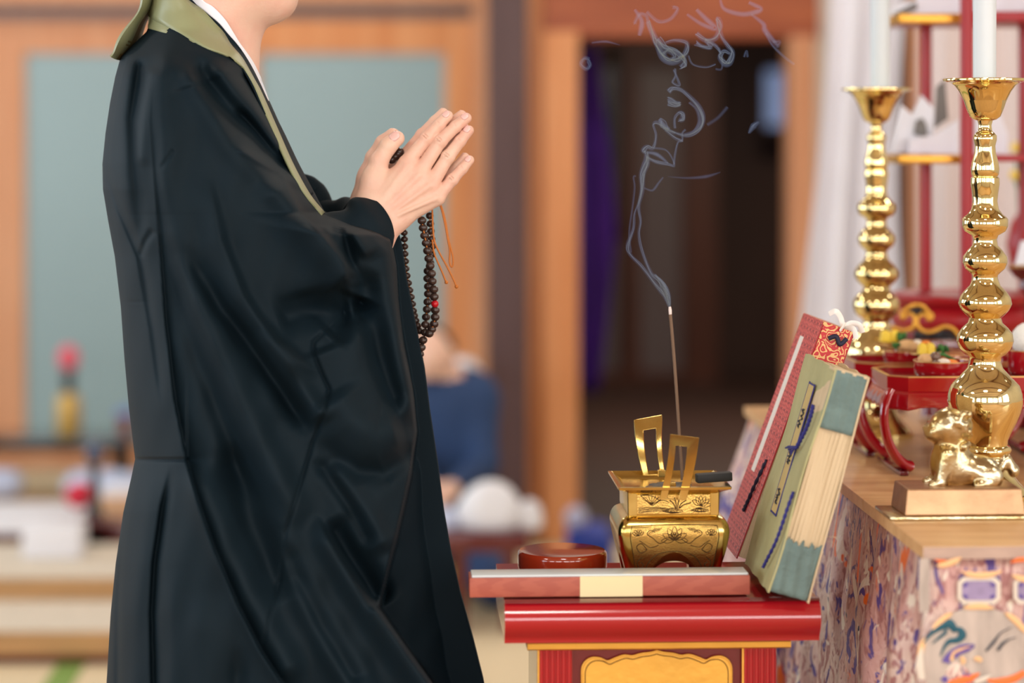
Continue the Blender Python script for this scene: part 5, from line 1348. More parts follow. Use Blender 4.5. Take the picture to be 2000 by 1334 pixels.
# second row
D2_ = 3.50
bowl(1772, D2_, zf, .0330, .0220, 'straight red bowl of tofu skin at the left of the rear tray')
blob('tofu_skin_roll', 1772, 677, 3.49, .0150, M_food, 'large folded tan tofu skin in the rear tray bowl', 'food', (1.2, 1, .62), .10, 18)
broc(1750, 677, 3.48, 'small green floret at the left rim of the rear tofu skin bowl', .7)
blob('simmered_mushroom', 1778, 667, 3.52, .0075, M_mush, 'dark mushroom behind the tofu skin on the rear tray', 'mushroom', (1.5, 1, .6))
blob('turnip_slice', 1792, 673, 3.50, .0075, M_turnip, 'pale turnip piece between tofu skin and yellow pickle', 'vegetable')
t_ = bowl(1813, 3.43, Az + .1415, .0260, .0090, 'shallow dark red dish with yellow pickle and broccoli behind the mushroom', M_traydk, 'dish', True)
B().lathe([(.012, -.0145), (.0125, -.004), (.010, 0)], 24).build('pedestal', M_traydk, t_, True, 50)
pickle(1809, 682, 3.425, 'two thick slices of yellow pickled radish above the mushroom', 2, .0125, .0165)
broc(1842, 684, 3.42, 'broccoli floret right of the two yellow pickle slices', .95); broc(1829, 687, 3.43, 'darker broccoli floret touching the yellow pickle slices', .6)
blob('carrot_slice', 1808, 669, 3.445, .006, M_carrot, 'orange carrot sliver behind the yellow pickle slices', 'vegetable', (1.2, .7, .5))
bowl(1873, 3.47, zf, .0230, .014, 'small red bowl half hidden by the near candlestick stem')
t_ = bowl(1742, 3.555, Az + .1410, .0255, .0100, 'shallow dark dish with yellow pickle beside the far candlestick', M_traydk, 'dish', True)
B().lathe([(.012, -.0140), (.0125, -.004), (.010, 0)], 24).build('pedestal', M_traydk, t_, True, 50)
pickle(1738, 657, 3.55, 'yellow pickled radish beside the far candlestick', 2, .0150, .0170)
broc(1762, 661, 3.545, 'broccoli floret on the dish beside the far candlestick', 1.0)
tr3 = tray(.668, 3.650, 'third red lacquered footed tray, rearmost, mostly hidden by the dishes', .25, .11)
B().box(X(1800, 3.70), X(1876, 3.70), 3.70, 3.745, zf, Z(667, 3.70), bev=.002).build('square_lidded_box', M_redlac2, None, True, 40)
bx_ = bpy.data.objects['square_lidded_box']; tag(bx_, 'dark red square box behind the yellow pickle slices', 'box')
# right edge of the picture
t_ = bowl(2008, 3.36, zf, .0285, .0350, 'red bowl heaped with white rice at the right edge')
o = B().ball((0, 0, 0), .024, 18, sc=(1, 1, 1.0), jit=.03).build('rice_mound', M_rice, None, True, 80); o.location = (X(2008, 3.36), 3.36, Z(664, 3.36)); tag(o, 'mound of white rice in the red bowl at the right edge', 'rice')
t_ = bowl(2012, 3.8, Z(563, 3.8), .036, .034, 'dark red footed dish at the right edge beside the near candlestick', M_traydk, 'dish', True)
B().lathe([(.030, Az - Z(563, 3.8) + .0003), (.031, Az - Z(563, 3.8) + .006), (.009, Az - Z(563, 3.8) + .02), (.008, -.01), (.014, .001)], 24).build('pedestal', M_traydk, t_, True, 50)
blob('rice_cake', 2006, 533, 3.79, .012, M_rice, 'white rice cake on the dark red footed dish', 'rice cake', (1.3, 1, .7))

# ---------------------------------------------------------------- red tiered stand behind the trays
M_standred = mat('stand_red_lacquer', (158, 18, 28), .4, coat=.12, spec=.35); M_standred2 = mat('stand_dark_red', (120, 18, 30), .25, coat=.5)
M_giltedge = mat('gilt_edge', (214, 158, 62), .3, metal=.7)
M_paper = mat('white_paper', (230, 232, 240), .8); M_paperg = mat('grey_paper_print', (120, 116, 112), .8)
SD = 4.0
def rbox(nm, x0, y0, x1, y1, D, T_, m, par, bev=.002):
    b = B(); a = P(x0, y1, D); c = P(x1, y0, D); o = par
    b.box(a.x, c.x, D, D + T_, a.z, c.z, bev=bev); return b.build(nm, m, par, True, 40, M=Matrix.Translation(-Vector(par.location)))
stand = thing('tiered_stand', 'tall red lacquered stand with gilt-edged shelves at the right edge', 'stand', (X(1890, SD), SD, Az + .0003))
sv = Matrix.Translation(-Vector(stand.location))
for (x0, x1, D, y0, y1) in ((1875, 1902, 3.86, -160, 592), (1797, 1820, 4.06, 30, 590), (1989, 2012, 4.06, -160, 592), (2080, 2106, 3.86, -160, 592)):
    b = B(); cx_ = (X(x0, D) + X(x1, D)) / 2; r_ = (X(x1, D) - X(x0, D)) / 2
    b.tube([(cx_, D, Z(y1, D)), (cx_, D, Z(y0, D))], r_, 20); b.build('post', M_standred, stand, True, 60, M=sv)
for (ya, yb_) in ((302, 320), (26, 46)):
    rbox('shelf', 1770, ya + 2, 2120, yb_ - 4, 3.90, .25, M_standred, stand)
    rbox('gilt_edge', 1752, ya, 1877, yb_, 3.885, .014, M_giltedge, stand, .004)
    rbox('gilt_edge', 1752, ya, 1762, yb_, 3.885, .25, M_giltedge, stand, .004)
    rbox('red_edge', 1900, ya - 4 * (ya < 100), 2120, yb_ - 4, 3.885, .014, M_standred, stand, .003)
B().lathe([(r_ * 3.95 / FPX, (650 - y) * 3.95 / FPX) for y, r_ in ((650, 118), (636, 134), (622, 140), (608, 138), (600, 128), (594, 122), (588, 134), (580, 140), (572, 139), (570, 132), (575, 120))], 60, cap=True).build('round_base', M_standred, stand, True, 45, M=sv @ Matrix.Translation((X(1880, 3.98), 3.98, Z(650, 3.98))))
b = B()
for k_ in range(5): a = 2 * math.pi * k_ / 5 + .3; b.tube([(X(1880, 3.98) + .09 * math.cos(a), 3.98 + .07 * math.sin(a), Z(648, 3.98)), (X(1880, 3.98) + .11 * math.cos(a), 3.98 + .09 * math.sin(a), Az + .005)], [.012, .016], 12)
b.build('base_leg', M_standred2, stand, True, 60, M=sv)
# small black and gilt scroll-topped rack in front of the base
def gc(cx, cy): return (1700 + cx / 6.668, 560 + cy / 6.668)
rack = thing('scroll_rack', 'black-backed gilt scroll ornament on low red legs before the stand base', 'ornament', (X(1790, 3.80), 3.80, Az + .0003)); rv = Matrix.Translation(-Vector(rack.location))
for pts in ([(270, 520), (370, 560), (450, 570), (540, 540), (580, 470), (560, 380), (500, 350), (440, 400), (410, 400), (430, 320), (520, 260), (620, 235), (700, 270), (760, 340), (800, 370), (790, 420), (750, 420), (730, 370), (660, 370), (610, 420), (610, 490), (660, 560), (750, 590), (850, 570), (960, 520), (1060, 540), (1120, 600), (1165, 660)],):
    q = spline([tuple(P(*gc(a, c), 3.78)) for a, c in pts], 6); B().tube(q, .0034, 10).build('gilt_scroll', M_giltedge, rack, True, 80, M=rv)
def plate(pts, D, nm, m, par, M_):
    q = [P(*gc(a, c), D) for a, c in pts]; k = len(q); vs = [tuple(v) for v in q] + [(v.x, v.y + .006, v.z) for v in q]
    return B().add(vs, [tuple(range(k)), tuple(range(2 * k - 1, k - 1, -1))] + [(i, (i + 1) % k, (i + 1) % k + k, i + k) for i in range(k)]).build(nm, m, par, M=M_)
plate([(440, 380), (520, 290), (620, 255), (700, 290), (770, 370), (740, 400), (650, 370), (590, 380), (560, 350), (500, 340)], 3.785, 'black_panel', M_black, rack, rv)
plate([(590, 560), (680, 600), (760, 610), (860, 590), (960, 550), (1060, 570), (1110, 620), (1150, 700), (1150, 760), (600, 760), (560, 640)], 3.785, 'black_panel', M_black, rack, rv)
plate([(280, 530), (370, 575), (560, 600), (580, 760), (280, 760)], 3.785, 'red_panel', M_standred2, rack, rv)
for x_ in (1745, 1870): B().box(X(x_, 3.79) - .004, X(x_, 3.79) + .004, 3.786, 3.80, Az + .0003, Z(665, 3.79)).build('leg', M_standred2, rack, M=rv)
# folded white papers on the shelves
def paper(name, polys, D, label, m=None, th=.010):
    t = None; allp = [p for pl_ in polys for p in pl_[0]]; cx_ = sum(p[0] for p in allp) / len(allp); zb = max(p[1] for p in allp)
    t = thing(name, label, 'paper', tuple(P(cx_, zb, D)), 0, 'folded papers on the red stand'); tv = Matrix.Translation(-Vector(t.location))
    for k_, (pts, dd, mm) in enumerate(polys):
        q = [P(a, c, D + dd + .02 * ((c - zb) / 200)) for a, c in pts]; n = len(q); vs = [tuple(v) for v in q] + [(v.x, v.y + th, v.z) for v in q]
        B().add(vs, [tuple(range(n)), tuple(range(2 * n - 1, n - 1, -1))] + [(i, (i + 1) % n, (i + 1) % n + n, i + n) for i in range(n)]).build('fold', mm, t, M=tv)
    return t
paper('folded_paper', [([(1745, 298), (1762, 206), (1782, 224), (1800, 186), (1824, 212), (1822, 298)], .03, M_paper), ([(1785, 262), (1790, 236), (1802, 230), (1810, 244), (1812, 270)], .024, M_paperg), ([(1826, 250), (1830, 170), (1846, 156), (1852, 232)], .05, M_paperg), ([(1775, 300), (1778, 272), (1830, 262), (1872, 234), (1872, 300)], .0, M_paper)], 3.94,
      'white paper folded into peaks on the middle shelf, left of the post')
paper('folded_paper', [([(1905, 300), (1905, 200), (1955, 225), (1968, 262), (1966, 300)], .0, M_paper)], 3.95, 'rounded white paper on the middle shelf behind the near candle cup')
paper('folded_paper', [([(1740, 30), (1744, 12), (1790, 0), (1800, -30), (1875, -30), (1875, 26)], .0, M_paper), ([(1746, 26), (1790, 4), (1792, 18), (1762, 30)], -.004, M_paperg)], 3.94, 'white paper bundle on the top shelf at the upper edge')
paper('folded_paper', [([(1905, 24), (1905, -40), (2060, -40), (2060, 20)], .0, M_paper)], 3.94, 'broad white paper on the top shelf right of the red post')
o = B().ball((0, 0, 0), .046, 28).build('red_lacquer_jar', M_standred, None, True, 80); o.location = P(2030, 450, 4.0) ; o.location.z = Z(450, 4.0)
jt = thing('red_jar', 'round glossy red jar at the right edge behind the candlestick', 'jar', (X(2030, 4.3), 4.3, Az + .0003)); 
bpy.data.objects.remove(o)
B().lathe([(.04, 0), (.045, .01), (.018, .04), (.016, .16), (.05, .20), (.058, .24), (.05, .275), (.03, .30), (.012, .312), (0, .314)], 36, cap=False).build('jar_body', M_standred, jt, True, 60)
jt.location.z = Az + .0003; jt.scale = (1, 1, (Z(388, 4.3) - Az) / .314)
paper('folded_paper', [([(1978, 540), (1996, 470), (2050, 480), (2050, 540)], .0, M_paper)], 3.86, 'white paper corner standing at the right edge above the dark dish')
for k_, (px, py) in enumerate(((1984, 288), (1981, 342))):
    pf = P(px, py, 4.5); o = B().ball((0, 0, 0), .009, 12, jit=.15).build('yellow_flower', M_yel, None, True, 80); o.location = pf; tag(o, ['yellow flower head just above the middle shelf at the right', 'yellow flower head just below the middle shelf at the right'][k_], 'flower')
    st_ = B().tube([(0, 0, -.005), (.01 + .03 * k_, .02, -.1), (.03 + .09 * k_, .03, Az - pf.z)], .002, 6).build('stem', M_grn, o, True)
# ---------------------------------------------------------------- stepped platform at the left
RY = Matrix.Rotation(YAW, 4, 'Z')
plat = thing('stepped_platform', 'low two-step platform with pale mat tops and tan wooden edges at lower left', 'platform', (0, 0, 0), 0)
def slab(D0, D1, z, th, nm0):
    b = B().box(-3.6, -.62, D0 + .02, D1, 0, z - th); b.build('riser', M_redblack, plat)
    for k_ in range(3):
        x0 = -3.6 + k_ * 1.0; x1 = x0 + .99 if k_ < 2 else -.60
        B().box(x0, x1, D0, D1, z - th, z, bev=.004).build('edge_board', M_tanwood, plat)
        B().box(x0, x1, D0 + .012, D1, z, z + .006, bev=.002).build('mat_top', M_lightmat, plat)
slab(6.02, 6.42, .080, .055, 0); slab(6.42, 6.95, .140, .055, 0)
plat.location = (0, 0, 0)
def bpx(b, x0, y0, x1, y1, D, T_, bev=.004): a = P(x0, y1, D); c = P(x1, y0, D); return b.box(a.x, c.x, D, D + T_, a.z, c.z, bev=bev)
def single(name, label, cat, b, m, group=None, smooth=True):
    o = b.build(name, m, None, smooth, 40); return tag(o, label, cat, group)
M_blk = M_black; M_pink = mat('coral_red_pad', (232, 92, 112), .7); M_gilt = mat('gilt_stand', (206, 168, 92), .4, metal=.3)
M_blueish = mat('pale_blue_cushion_cover', (190, 200, 226), .8); M_navysuit = mat('navy_suit', (36, 64, 108), .8, noise=.2, nscale=6)
M_crimson = mat('crimson_cloth', (206, 34, 60), .7); M_blue = mat('blue_cloth', (30, 60, 160), .7); M_wood3 = mat('light_wood', (214, 170, 130), .6)
# low tables
def low_table(name, label, x0, x1, D0, D1, z, m, th=.03):
    t = thing(name, label, 'table', ((x0 + x1) / 2, (D0 + D1) / 2, 0)); w, d = (x1 - x0) / 2, (D1 - D0) / 2
    B().box(-w, w, -d, d, z - th, z, bev=.004).build('tabletop', m, t, True, 40)
    for sx in (-1, 1):
        for sy in (-1, 1): B().box(sx * (w - .05) - .02, sx * (w - .05) + .02, sy * (d - .05) - .02, sy * (d - .05) + .02, 0, z - th).build('leg', m, t)
    return t
low_table('lacquer_table', 'long low black lacquered table before the frosted doors', X(-250, 8.8), X(262, 8.8), 8.7, 8.95, Z(850, 8.8), M_blk, .05)
low_table('cloth_table', 'low table under white cloth behind the step platform', X(-120, 7.4), X(158, 7.4), 7.25, 7.85, Z(1042, 7.25), M_redblack, .03)
a = Z(1042, 7.25); single('white_tablecloth', 'white cloth spread on the low table at left', 'tablecloth', B().box(X(-125, 7.4), X(150, 7.4), 7.24, 7.80, a + .001, a + .012, bev=.004), M_whitecloth)
single('white_carton', 'white carton standing on the platform before the cloth table', 'box', B().box(X(42, 6.7), X(156, 6.7), 6.70, 6.82, .1462, Z(1030, 6.7), bev=.004), M_whitecloth)
low_table('red_side_table', 'low dark red table right behind the robed person’s back', X(152, 7.15), X(270, 7.15), 7.1, 7.5, Z(1022, 7.1), M_redblack, .11)
single('wooden_tray_box', 'pale wooden box on the low dark red table', 'box', bpx(B(), 194, 972, 262, 1014, 7.2, .12), M_wood3)
single('folded_paper_stack', 'sloping white paper stack on the pale wooden box', 'paper', bpx(B(), 200, 955, 262, 974, 7.22, .10), M_whitecloth)
def cushion(px, py, D, r, h, m, label, group='pale cushions on the floor'):
    b = B(); vs = []; n = 28; k = 9
    for i in range(k):
        t = math.pi * i / (k - 1)
        for j in range(n):
            a_ = 2 * math.pi * j / n; q = (abs(math.cos(a_)) ** 4 + abs(math.sin(a_)) ** 4) ** -.25
            vs.append((r * q * math.sin(t) ** .6 * math.cos(a_), r * .7 * q * math.sin(t) ** .6 * math.sin(a_), h * .5 * math.cos(t)))
    fs = [(i * n + j, (i + 1) * n + j, (i + 1) * n + (j + 1) % n, i * n + (j + 1) % n) for i in range(k - 1) for j in range(n)]
    o = B().add(vs, fs).build('floor_cushion', m, None, True, 80); z_ = Z(py, D) ; o.location = (X(px, D), D, z_); return tag(o, label, 'cushion', group)
cushion(190, 940, 8.35, .115, .105, M_blueish, 'pale blue cushion left of the black bottle stand').location.z = .053 + .06
cushion(240, 936, 8.3, .10, .10, M_blueish, 'pale blue cushion right of the black bottle stand').location.z = .053 + .06
cushion(2, 943, 8.4, .075, .10, M_blueish, 'pale cushion cut by the left frame edge').location.z = .053 + .055
single('seating_block', 'low wide tan bench carrying the pale cushions', 'bench', B().box(-2.3, -1.28, 8.2, 8.5, 0, .058, bev=.006), M_tanwood)
single('crimson_bundle', 'round crimson bundle on the cloth table beside the black stand', 'bundle', B().ball(P(156, 968, 7.45), .040, 18, sc=(1.15, 1, 1)), M_crimson).location = (0, 0, 0)
# black bottle-shaped stand
def lathe_thing(name, label, cat, px, D, prof, parts, zb=None):
    zb = zb if zb is not None else Z(prof[0][0], D); t = thing(name, label, cat, (X(px, D), D, zb)); k = 0
    for (n_, m_, i0, i1) in parts: B().lathe([(r * D / FPX, Z(y, D) - zb) for y, r in prof[i0:i1]], 28).build(n_, m_, t, True, 50)
    return t
lathe_thing('black_stand', 'black vase-shaped stand before the cushions at left', 'stand', 185, 7.0,
            [(1012, 16), (1004, 17), (980, 11), (930, 9), (905, 11), (902, 12), (895, 17), (880, 18), (868, 14), (862, 6)], [('stem', M_blk, 0, 6), ('bulb', mat('steel_blue_bulb', (44, 60, 92), .15, coat=.5), 5, 10)], Z(1012, 7.0))
low_table('small_stand_table', 'small dark table under the black vase-shaped stand', X(158, 7.0), X(212, 7.0), 6.96, 7.06, Z(1012, 7.0), M_redblack, .02)
lathe_thing('striker_stand', 'red-headed bell striker upright on gilt stand at left', 'striker', 134, 8.8,
            [(849, 22), (845, 24), (800, 24), (775, 22), (768, 14), (766, 9), (740, 12), (732, 14), (722, 9), (720, 12), (716, 17), (700, 20), (684, 17), (676, 8), (675, 0)],
            [('gilt_base', M_gilt, 0, 5), ('dark_neck', M_blk, 4, 10), ('red_head', M_pink, 9, 15)], Z(849, 8.8) )
t = thing('draped_ornament', 'small blue and red ornament at the person’s back, on the black table', 'ornament', tuple(P(244, 850, 8.8)))
tv_ = Matrix.Translation(-Vector(t.location))
B().ball(P(244, 806, 8.8), .035, 16, sc=(1, 1, .5)).build('blue_top', mat('blue_top', (112, 140, 204), .6), t, True, 80, M=tv_); B().tube([P(244, 850, 8.8), P(244, 812, 8.8)], [.022, .028], 14).build('red_body', mat('rust_body', (132, 60, 54), .6), t, True, 80, M=tv_)

# ---------------------------------------------------------------- seated man in a navy suit, background
SDm = 7.0
man = thing('person', 'seated man in navy suit at low table, blurred behind the robed person', 'person', (X(880, SDm), SDm, 0))
mv = Matrix.Translation(-Vector(man.location))
s = SDF((X(760, SDm), SDm - .42, 0), (X(1010, SDm), SDm + .32, Z(625, SDm)), .013)
def mp_(px, py, y): return (X(px, SDm), SDm + y, Z(py, SDm))
d = s.cap(mp_(880, 960, .06), mp_(878, 800, .02), .125, .125, (1.05, .8, 1))
d = s.sm(d, s.cap(mp_(822, 770, 0), mp_(925, 772, 0), .065), .05)
d = s.sm(d, s.cap(mp_(850, 760, -.02), mp_(846, 730, -.03), .042), .012)
d = s.sm(d, s.ell(mp_(842, 692, -.045), (.068, .080, .082)), .02)
d = s.sm(d, s.cap(mp_(842, 702, -.12), mp_(842, 694, -.125), .012), .012)
for sg in (-1, 1): d = s.sm(d, s.ell((X(842, SDm) + sg * .07, SDm - .04, Z(694, SDm)), (.008, .014, .022)), .008)
for (sx, ex, hx) in ((818, 812, 850), (935, 945, 880)):
    d = s.sm(d, s.cap(mp_(sx, 780, 0), mp_(ex, 900, -.06), .055, .045), .03)
    d = s.sm(d, s.cap(mp_(ex, 900, -.06), mp_(hx, 935, -.25), .043, .028), .02)
    d = s.sm(d, s.cap(mp_(hx, 937, -.27), mp_(hx + (6 if hx < 860 else -6), 945, -.32), .026, .020), .015)
    d = s.sm(d, s.cap((X(880, SDm) + (.09 if sx > 900 else -.09), SDm, .10), (X(880, SDm) + (.14 if sx > 900 else -.14), SDm - .33, .08), .085, .065), .03)
s.d = d; V, Fq = s.mesh()
fc_ = V[Fq].mean(1)
zc_ = Z(735, SDm); hx_ = (fc_[:, 1] < SDm - .245) & (fc_[:, 2] > Z(968, SDm)) & (fc_[:, 2] < Z(900, SDm))
mi = np.where(((fc_[:, 2] > zc_) & (np.abs(fc_[:, 0] - X(845, SDm)) < .085)) | hx_, 0, 1)
mesh('body', [mv @ Vector(v) for v in V], Fq, [M_skin, M_navysuit], man, True, mi)
B().ball(mp_(842, 680, -.030), .074, 20, sc=(.98, 1.08, .92)).build('hair', M_hair, man, True, 80, M=mv)
low_table('writing_table', 'low dark red table before the seated man, piled with white bundles', X(862, 6.5), X(1032, 6.5), 6.38, 6.56, Z(1028, 6.5), M_redblack, .05)
zt_ = Z(1028, 6.5)
def bundle(px, D, rx, rz_, label, m=M_whitecloth, seed=0):
    rr = random.Random(seed); b = B(); n = 24; vs = []
    ph = [rr.uniform(0, 6) for _ in range(4)]
    for i in range(13):
        t = math.pi * i / 12
        for j in range(n):
            a_ = 2 * math.pi * j / n; q = 1 + .07 * math.sin(3 * a_ + ph[0] + t * 2) + .05 * math.sin(5 * a_ + ph[1])
            vs.append((rx * q * math.sin(t) * math.cos(a_), rx * .7 * q * math.sin(t) * math.sin(a_), rz_ * (math.cos(t) if math.cos(t) > -.3 else -.3)))
    fs = [(i * n + j, (i + 1) * n + j, (i + 1) * n + (j + 1) % n, i * n + (j + 1) % n) for i in range(12) for j in range(n)]
    o = B().add(vs, fs).build('cloth_bundle', m, None, True, 80); return o, label
for px, D, rx, rz_, lb, sd in ((958, 6.47, .088, .098, 'large white cloth bundle in the middle of the low table', 1), (1034, 6.46, .036, .060, 'small white cloth bundle at the right end of the low table', 2), (868, 6.46, .040, .045, 'small pale bundle at the left end of the low table', 3)):
    o, lb = bundle(px + (6 if sd == 2 else 0), D, rx, rz_, lb, M_whitecloth if sd < 3 else M_blueish, sd); o.location = (X(px, D), D, zt_ + .3 * rz_ + .001); tag(o, lb, 'bundle', 'white bundles on the writing table')
o, lb = bundle(908, 7.9, .06, .06, '', M_whitecloth, 5); o.location = (X(905, 7.6), 7.6, Z(735, 7.6)); 
st3 = thing('white_hat_stand', 'white rounded cover on a slim post behind the seated man’s shoulder', 'cover', (X(905, 7.6), 7.6, 0)); o.name = 'rounded_cover'; o.parent = st3; o.location = (0, 0, Z(735, 7.6))
B().tube([(0, 0, 0), (0, 0, Z(735, 7.6))], .012, 10).build('post', M_brown, st3, True); B().lathe([(.07, 0), (.07, .012), (.02, .02)], 24).build('foot', M_brown, st3, True)
# doorway: plain white ball where a blurred highlight sits, on a blue cloth
o = B().lathe([(0, 0), (.03, .004), (.05, .03), (.055, .055), (.05, .08), (.03, .105), (.012, .11), (0, .111)], 28, cap=False).build('white_ball', mat('bluish_white_ball', (196, 200, 232), .6), None, True, 80)
o.location = (X(1125, 7.3), 7.3, .0); o.scale = (.62, .62, .62); o.location.z = Z(1012, 7.3) - .034; tag(o, 'bluish white ball on the blue cloth beside the cedar post', 'ball')
bb = B().box(X(1108, 7.3), X(1196, 7.3), 7.22, 7.5, 0, Z(1012, 7.3) - .036, bev=.03); single('blue_floor_cloth', 'folded deep blue cloth on the floor at the doorway', 'cloth', bb, M_blue)
# ---------------------------------------------------------------- incense smoke: real thin scattering volume
M_smoke = bpy.data.materials.new('incense_smoke'); M_smoke.use_nodes = True; nt = M_smoke.node_tree; nt.nodes.clear()
out = nt.nodes.new('ShaderNodeOutputMaterial'); vs_ = nt.nodes.new('ShaderNodeVolumeScatter'); vs_.inputs['Color'].default_value = (.40, .52, 1.0, 1)
vs_.inputs['Density'].default_value = 150; vs_.inputs['Anisotropy'].default_value = .2; nt.links.new(vs_.outputs[0], out.inputs['Volume'])
def smoke_mat(dens, nm):
    m = M_smoke.copy(); m.name = nm; m.node_tree.nodes['Volume Scatter'].inputs['Density'].default_value = dens; return m
M_s1 = smoke_mat(420, 'smoke_dense'); M_s2 = smoke_mat(200, 'smoke_thin'); M_s3 = smoke_mat(30, 'smoke_faint'); M_s4 = smoke_mat(10, 'smoke_haze')
smoke = thing('incense_smoke', 'thin blue-grey wisps of smoke rising and curling from the incense stick', 'smoke', tuple(P(1308, 598, 3.06))); 
sv_ = Matrix.Translation(-Vector(smoke.location))
def sc(cx, cy): return (1100 + cx / 2.1518, cy / 2.1518)
_wr = random.Random(3)
def wisp(pts, r, m, flat=1.0, D=3.06, dy=.0):
    base = spline([P(*sc(a, c), D) for a, c in pts], 9); n = len(base)
    R_ = np.interp(np.linspace(0, 1, n), np.linspace(0, 1, len(r)), r) if isinstance(r, (list, tuple)) else np.full(n, r)
    # a soft thin sheath and finer, denser filaments drifting inside it
    B().tube(base, list(R_ * 1.9), 8, flat=flat, up=(0, 1, 0)).build('smoke_wisp', M_s3 if m is not M_s3 else M_s4, smoke, True, 80, M=sv_)
    B().tube(base, list(R_ * 1.15), 8, flat=flat, up=(0, 1, 0)).build('smoke_wisp', M_s3, smoke, True, 80, M=sv_)
    if m is M_s3: return
    for _ in range(3 if m is M_s1 else 2):
        p0, p1, f0 = _wr.uniform(0, 6), _wr.uniform(0, 6), _wr.uniform(.1, .25)
        q = [(p[0] + R_[i] * .9 * math.sin(p0 + i * f0), p[1] + R_[i] * math.cos(p1 + i * f0), p[2] + R_[i] * .9 * math.sin(p1 + i * f0 * .7)) for i, p in enumerate(base)]
        B().tube(q, list(np.clip(R_ * .34, .0003, .0009)), 6).build('smoke_wisp', m, smoke, True, 80, M=sv_)
A = [.0010, .0013, .0014]
wisp([(448, 1286), (440, 1235), (405, 1180), (368, 1145), (330, 1050), (318, 985), (325, 930), (318, 870), (332, 800), (332, 735), (350, 680), (350, 640)], [.0010, .0022, .0016, .0014, .0012, .0012, .0014, .0022, .0030, .0016], M_s1)
wisp([(446, 1290), (425, 1240), (385, 1190), (330, 1120), (282, 1070), (272, 1030), (295, 960), (300, 900), (318, 850), (330, 790), (340, 730)], [.0012, .0022, .0016, .0014, .0018, .0012, .0010, .0012, .0012], M_s1)
wisp([(446, 1280), (425, 1200), (385, 1155)], [.003, .005, .002], M_s2, .3)
wisp([(285, 1060), (278, 980), (290, 880), (300, 790), (296, 745), (305, 740)], .0009, M_s2)
wisp([(350, 640), (338, 632), (352, 618), (378, 622), (390, 570), (380, 525), (395, 515), (430, 540), (470, 560)], [.0018, .0022, .0018, .0014, .0010, .0016, .0014, .0012], M_s1)
wisp([(350, 660), (390, 680), (440, 690), (466, 695), (455, 660), (430, 630), (380, 622)], [.0020, .0025, .0018, .0012, .0012, .0012], M_s2, .6)
wisp([(352, 640), (395, 650), (440, 685)], [.004, .006, .003], M_s3, .3)
wisp([(466, 690), (470, 650), (482, 600), (500, 590), (500, 560), (515, 545)], .0010, M_s1)
wisp([(430, 545), (470, 580), (500, 592)], .0014, M_s1)
wisp([(420, 540), (460, 555), (520, 570), (565, 545), (585, 500), (570, 450), (535, 410), (495, 378), (460, 372), (442, 386)], [.0010, .0012, .0018, .0024, .0024, .0018, .0016, .0018, .0022], M_s1)
wisp([(510, 565), (550, 550), (570, 510), (560, 460), (530, 430)], .0012, M_s2)
wisp([(470, 540), (468, 500), (485, 475), (500, 478), (502, 500), (488, 505)], [.0012, .0012, .0022, .0018], M_s1)
for k_ in range(4): wisp([(440, 412 + k_ * 9), (455, 418 + k_ * 8), (475, 430 + k_ * 5), (492, 432 + k_ * 3)], .0014, M_s1)
wisp([(405, 500), (420, 525), (445, 545)], [.003, .004, .003], M_s2, .5)
wisp([(470, 290), (472, 320), (460, 345), (488, 358), (480, 330), (465, 295)], .0011, M_s1)
wisp([(355, 90), (380, 150), (400, 190), (420, 240), (455, 260), (490, 250), (515, 220), (518, 180), (470, 170), (430, 180)], [.0020, .0028, .0030, .0026, .0022, .0016, .0012], M_s1)
wisp([(395, 165), (430, 200), (470, 215), (500, 240), (512, 270), (495, 285)], [.004, .0035, .0025, .002], M_s1, .5)
wisp([(420, 230), (440, 215), (468, 235), (455, 250)], .0018, M_s1)
wisp([(480, 245), (500, 235), (512, 255), (490, 280)], .0014, M_s1)
wisp([(525, 235), (545, 270), (600, 282), (640, 270)], .0009, M_s1)
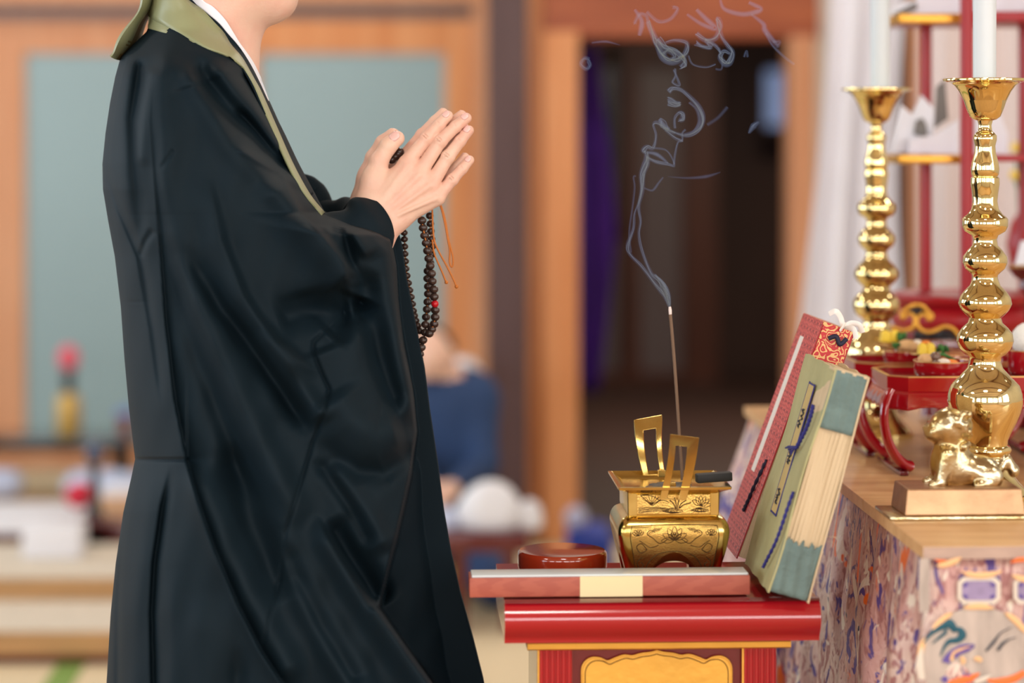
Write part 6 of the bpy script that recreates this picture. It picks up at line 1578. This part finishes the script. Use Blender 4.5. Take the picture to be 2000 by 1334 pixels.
wisp([(560, 140), (600, 170), (640, 160), (660, 110), (650, 80), (665, 150), (690, 190), (710, 220), (700, 260), (680, 268), (660, 240), (675, 215), (700, 225)], [.0020, .0020, .0022, .0022, .0016, .0020, .0026, .0024, .0018, .0014], M_s1)
wisp([(560, 180), (585, 195), (620, 200), (600, 170), (640, 190), (660, 220)], [.003, .003, .002], M_s2, .5)
wisp([(640, 290), (665, 290), (668, 250), (655, 200)], .0009, M_s2)
wisp([(300, 100), (320, 60), (350, 70), (360, 110), (385, 160)], .0016, M_s2)
wisp([(350, 50), (400, 90), (450, 80), (480, 40), (460, 30)], .0016, M_s2)
for pts in ([(520, 60), (580, 100), (640, 120), (600, 80), (560, 40)], [(300, 40), (330, 90), (320, 150)], [(660, 0), (680, 40), (760, 60), (830, 40), (780, 10)], [(790, 60), (840, 100), (850, 130), (900, 190)]): wisp(pts, [.003, .005, .006, .004], M_s3, .4)
wisp([(850, 140), (880, 190), (930, 240), (970, 270)], .0012, M_s2); wisp([(880, 175), (910, 175), (900, 200)], .0012, M_s2)
wisp([(110, 250), (90, 245), (75, 270), (95, 290), (112, 275), (105, 255)], .0016, M_s2); wisp([(120, 180), (180, 175), (240, 190)], [.002, .003, .001], M_s3, .4)
wisp([(440, 742), (520, 748), (600, 742), (660, 724)], [.0008, .0018, .0026, .001], M_s3, .6)
wisp([(780, 560), (800, 530), (822, 512)], [.001, .0025, .001], M_s2); wisp([(760, 240), (770, 215), (775, 240)], .0010, M_s2); wisp([(605, 525), (650, 495), (690, 450)], .0016, M_s3)
wisp([(340, 790), (375, 800), (400, 770), (420, 745)], [.002, .003, .002], M_s3, .4)
# ---------------------------------------------------------------- hall lamp housings under the ceiling (above the frame)
for k_, (xx, yy) in enumerate(((-2.6, 0.8), (0.2, 0.6), (2.6, 1.2), (-2.6, 4.6), (0.3, 5.2), (2.6, 4.8), (-1.5, 8.0), (1.9, 7.6))):
    b = B()
    for (a0, a1, c0, c1) in ((-.33, .33, -.33, -.29), (-.33, .33, .29, .33), (-.33, -.29, -.29, .29), (.29, .33, -.29, .29)): b.box(a0, a1, c0, c1, -.13, 0)
    o = struct(b.build('trim_%d' % (10 + k_), M_brown, None)); o.location = (xx, yy, ZC - .001)
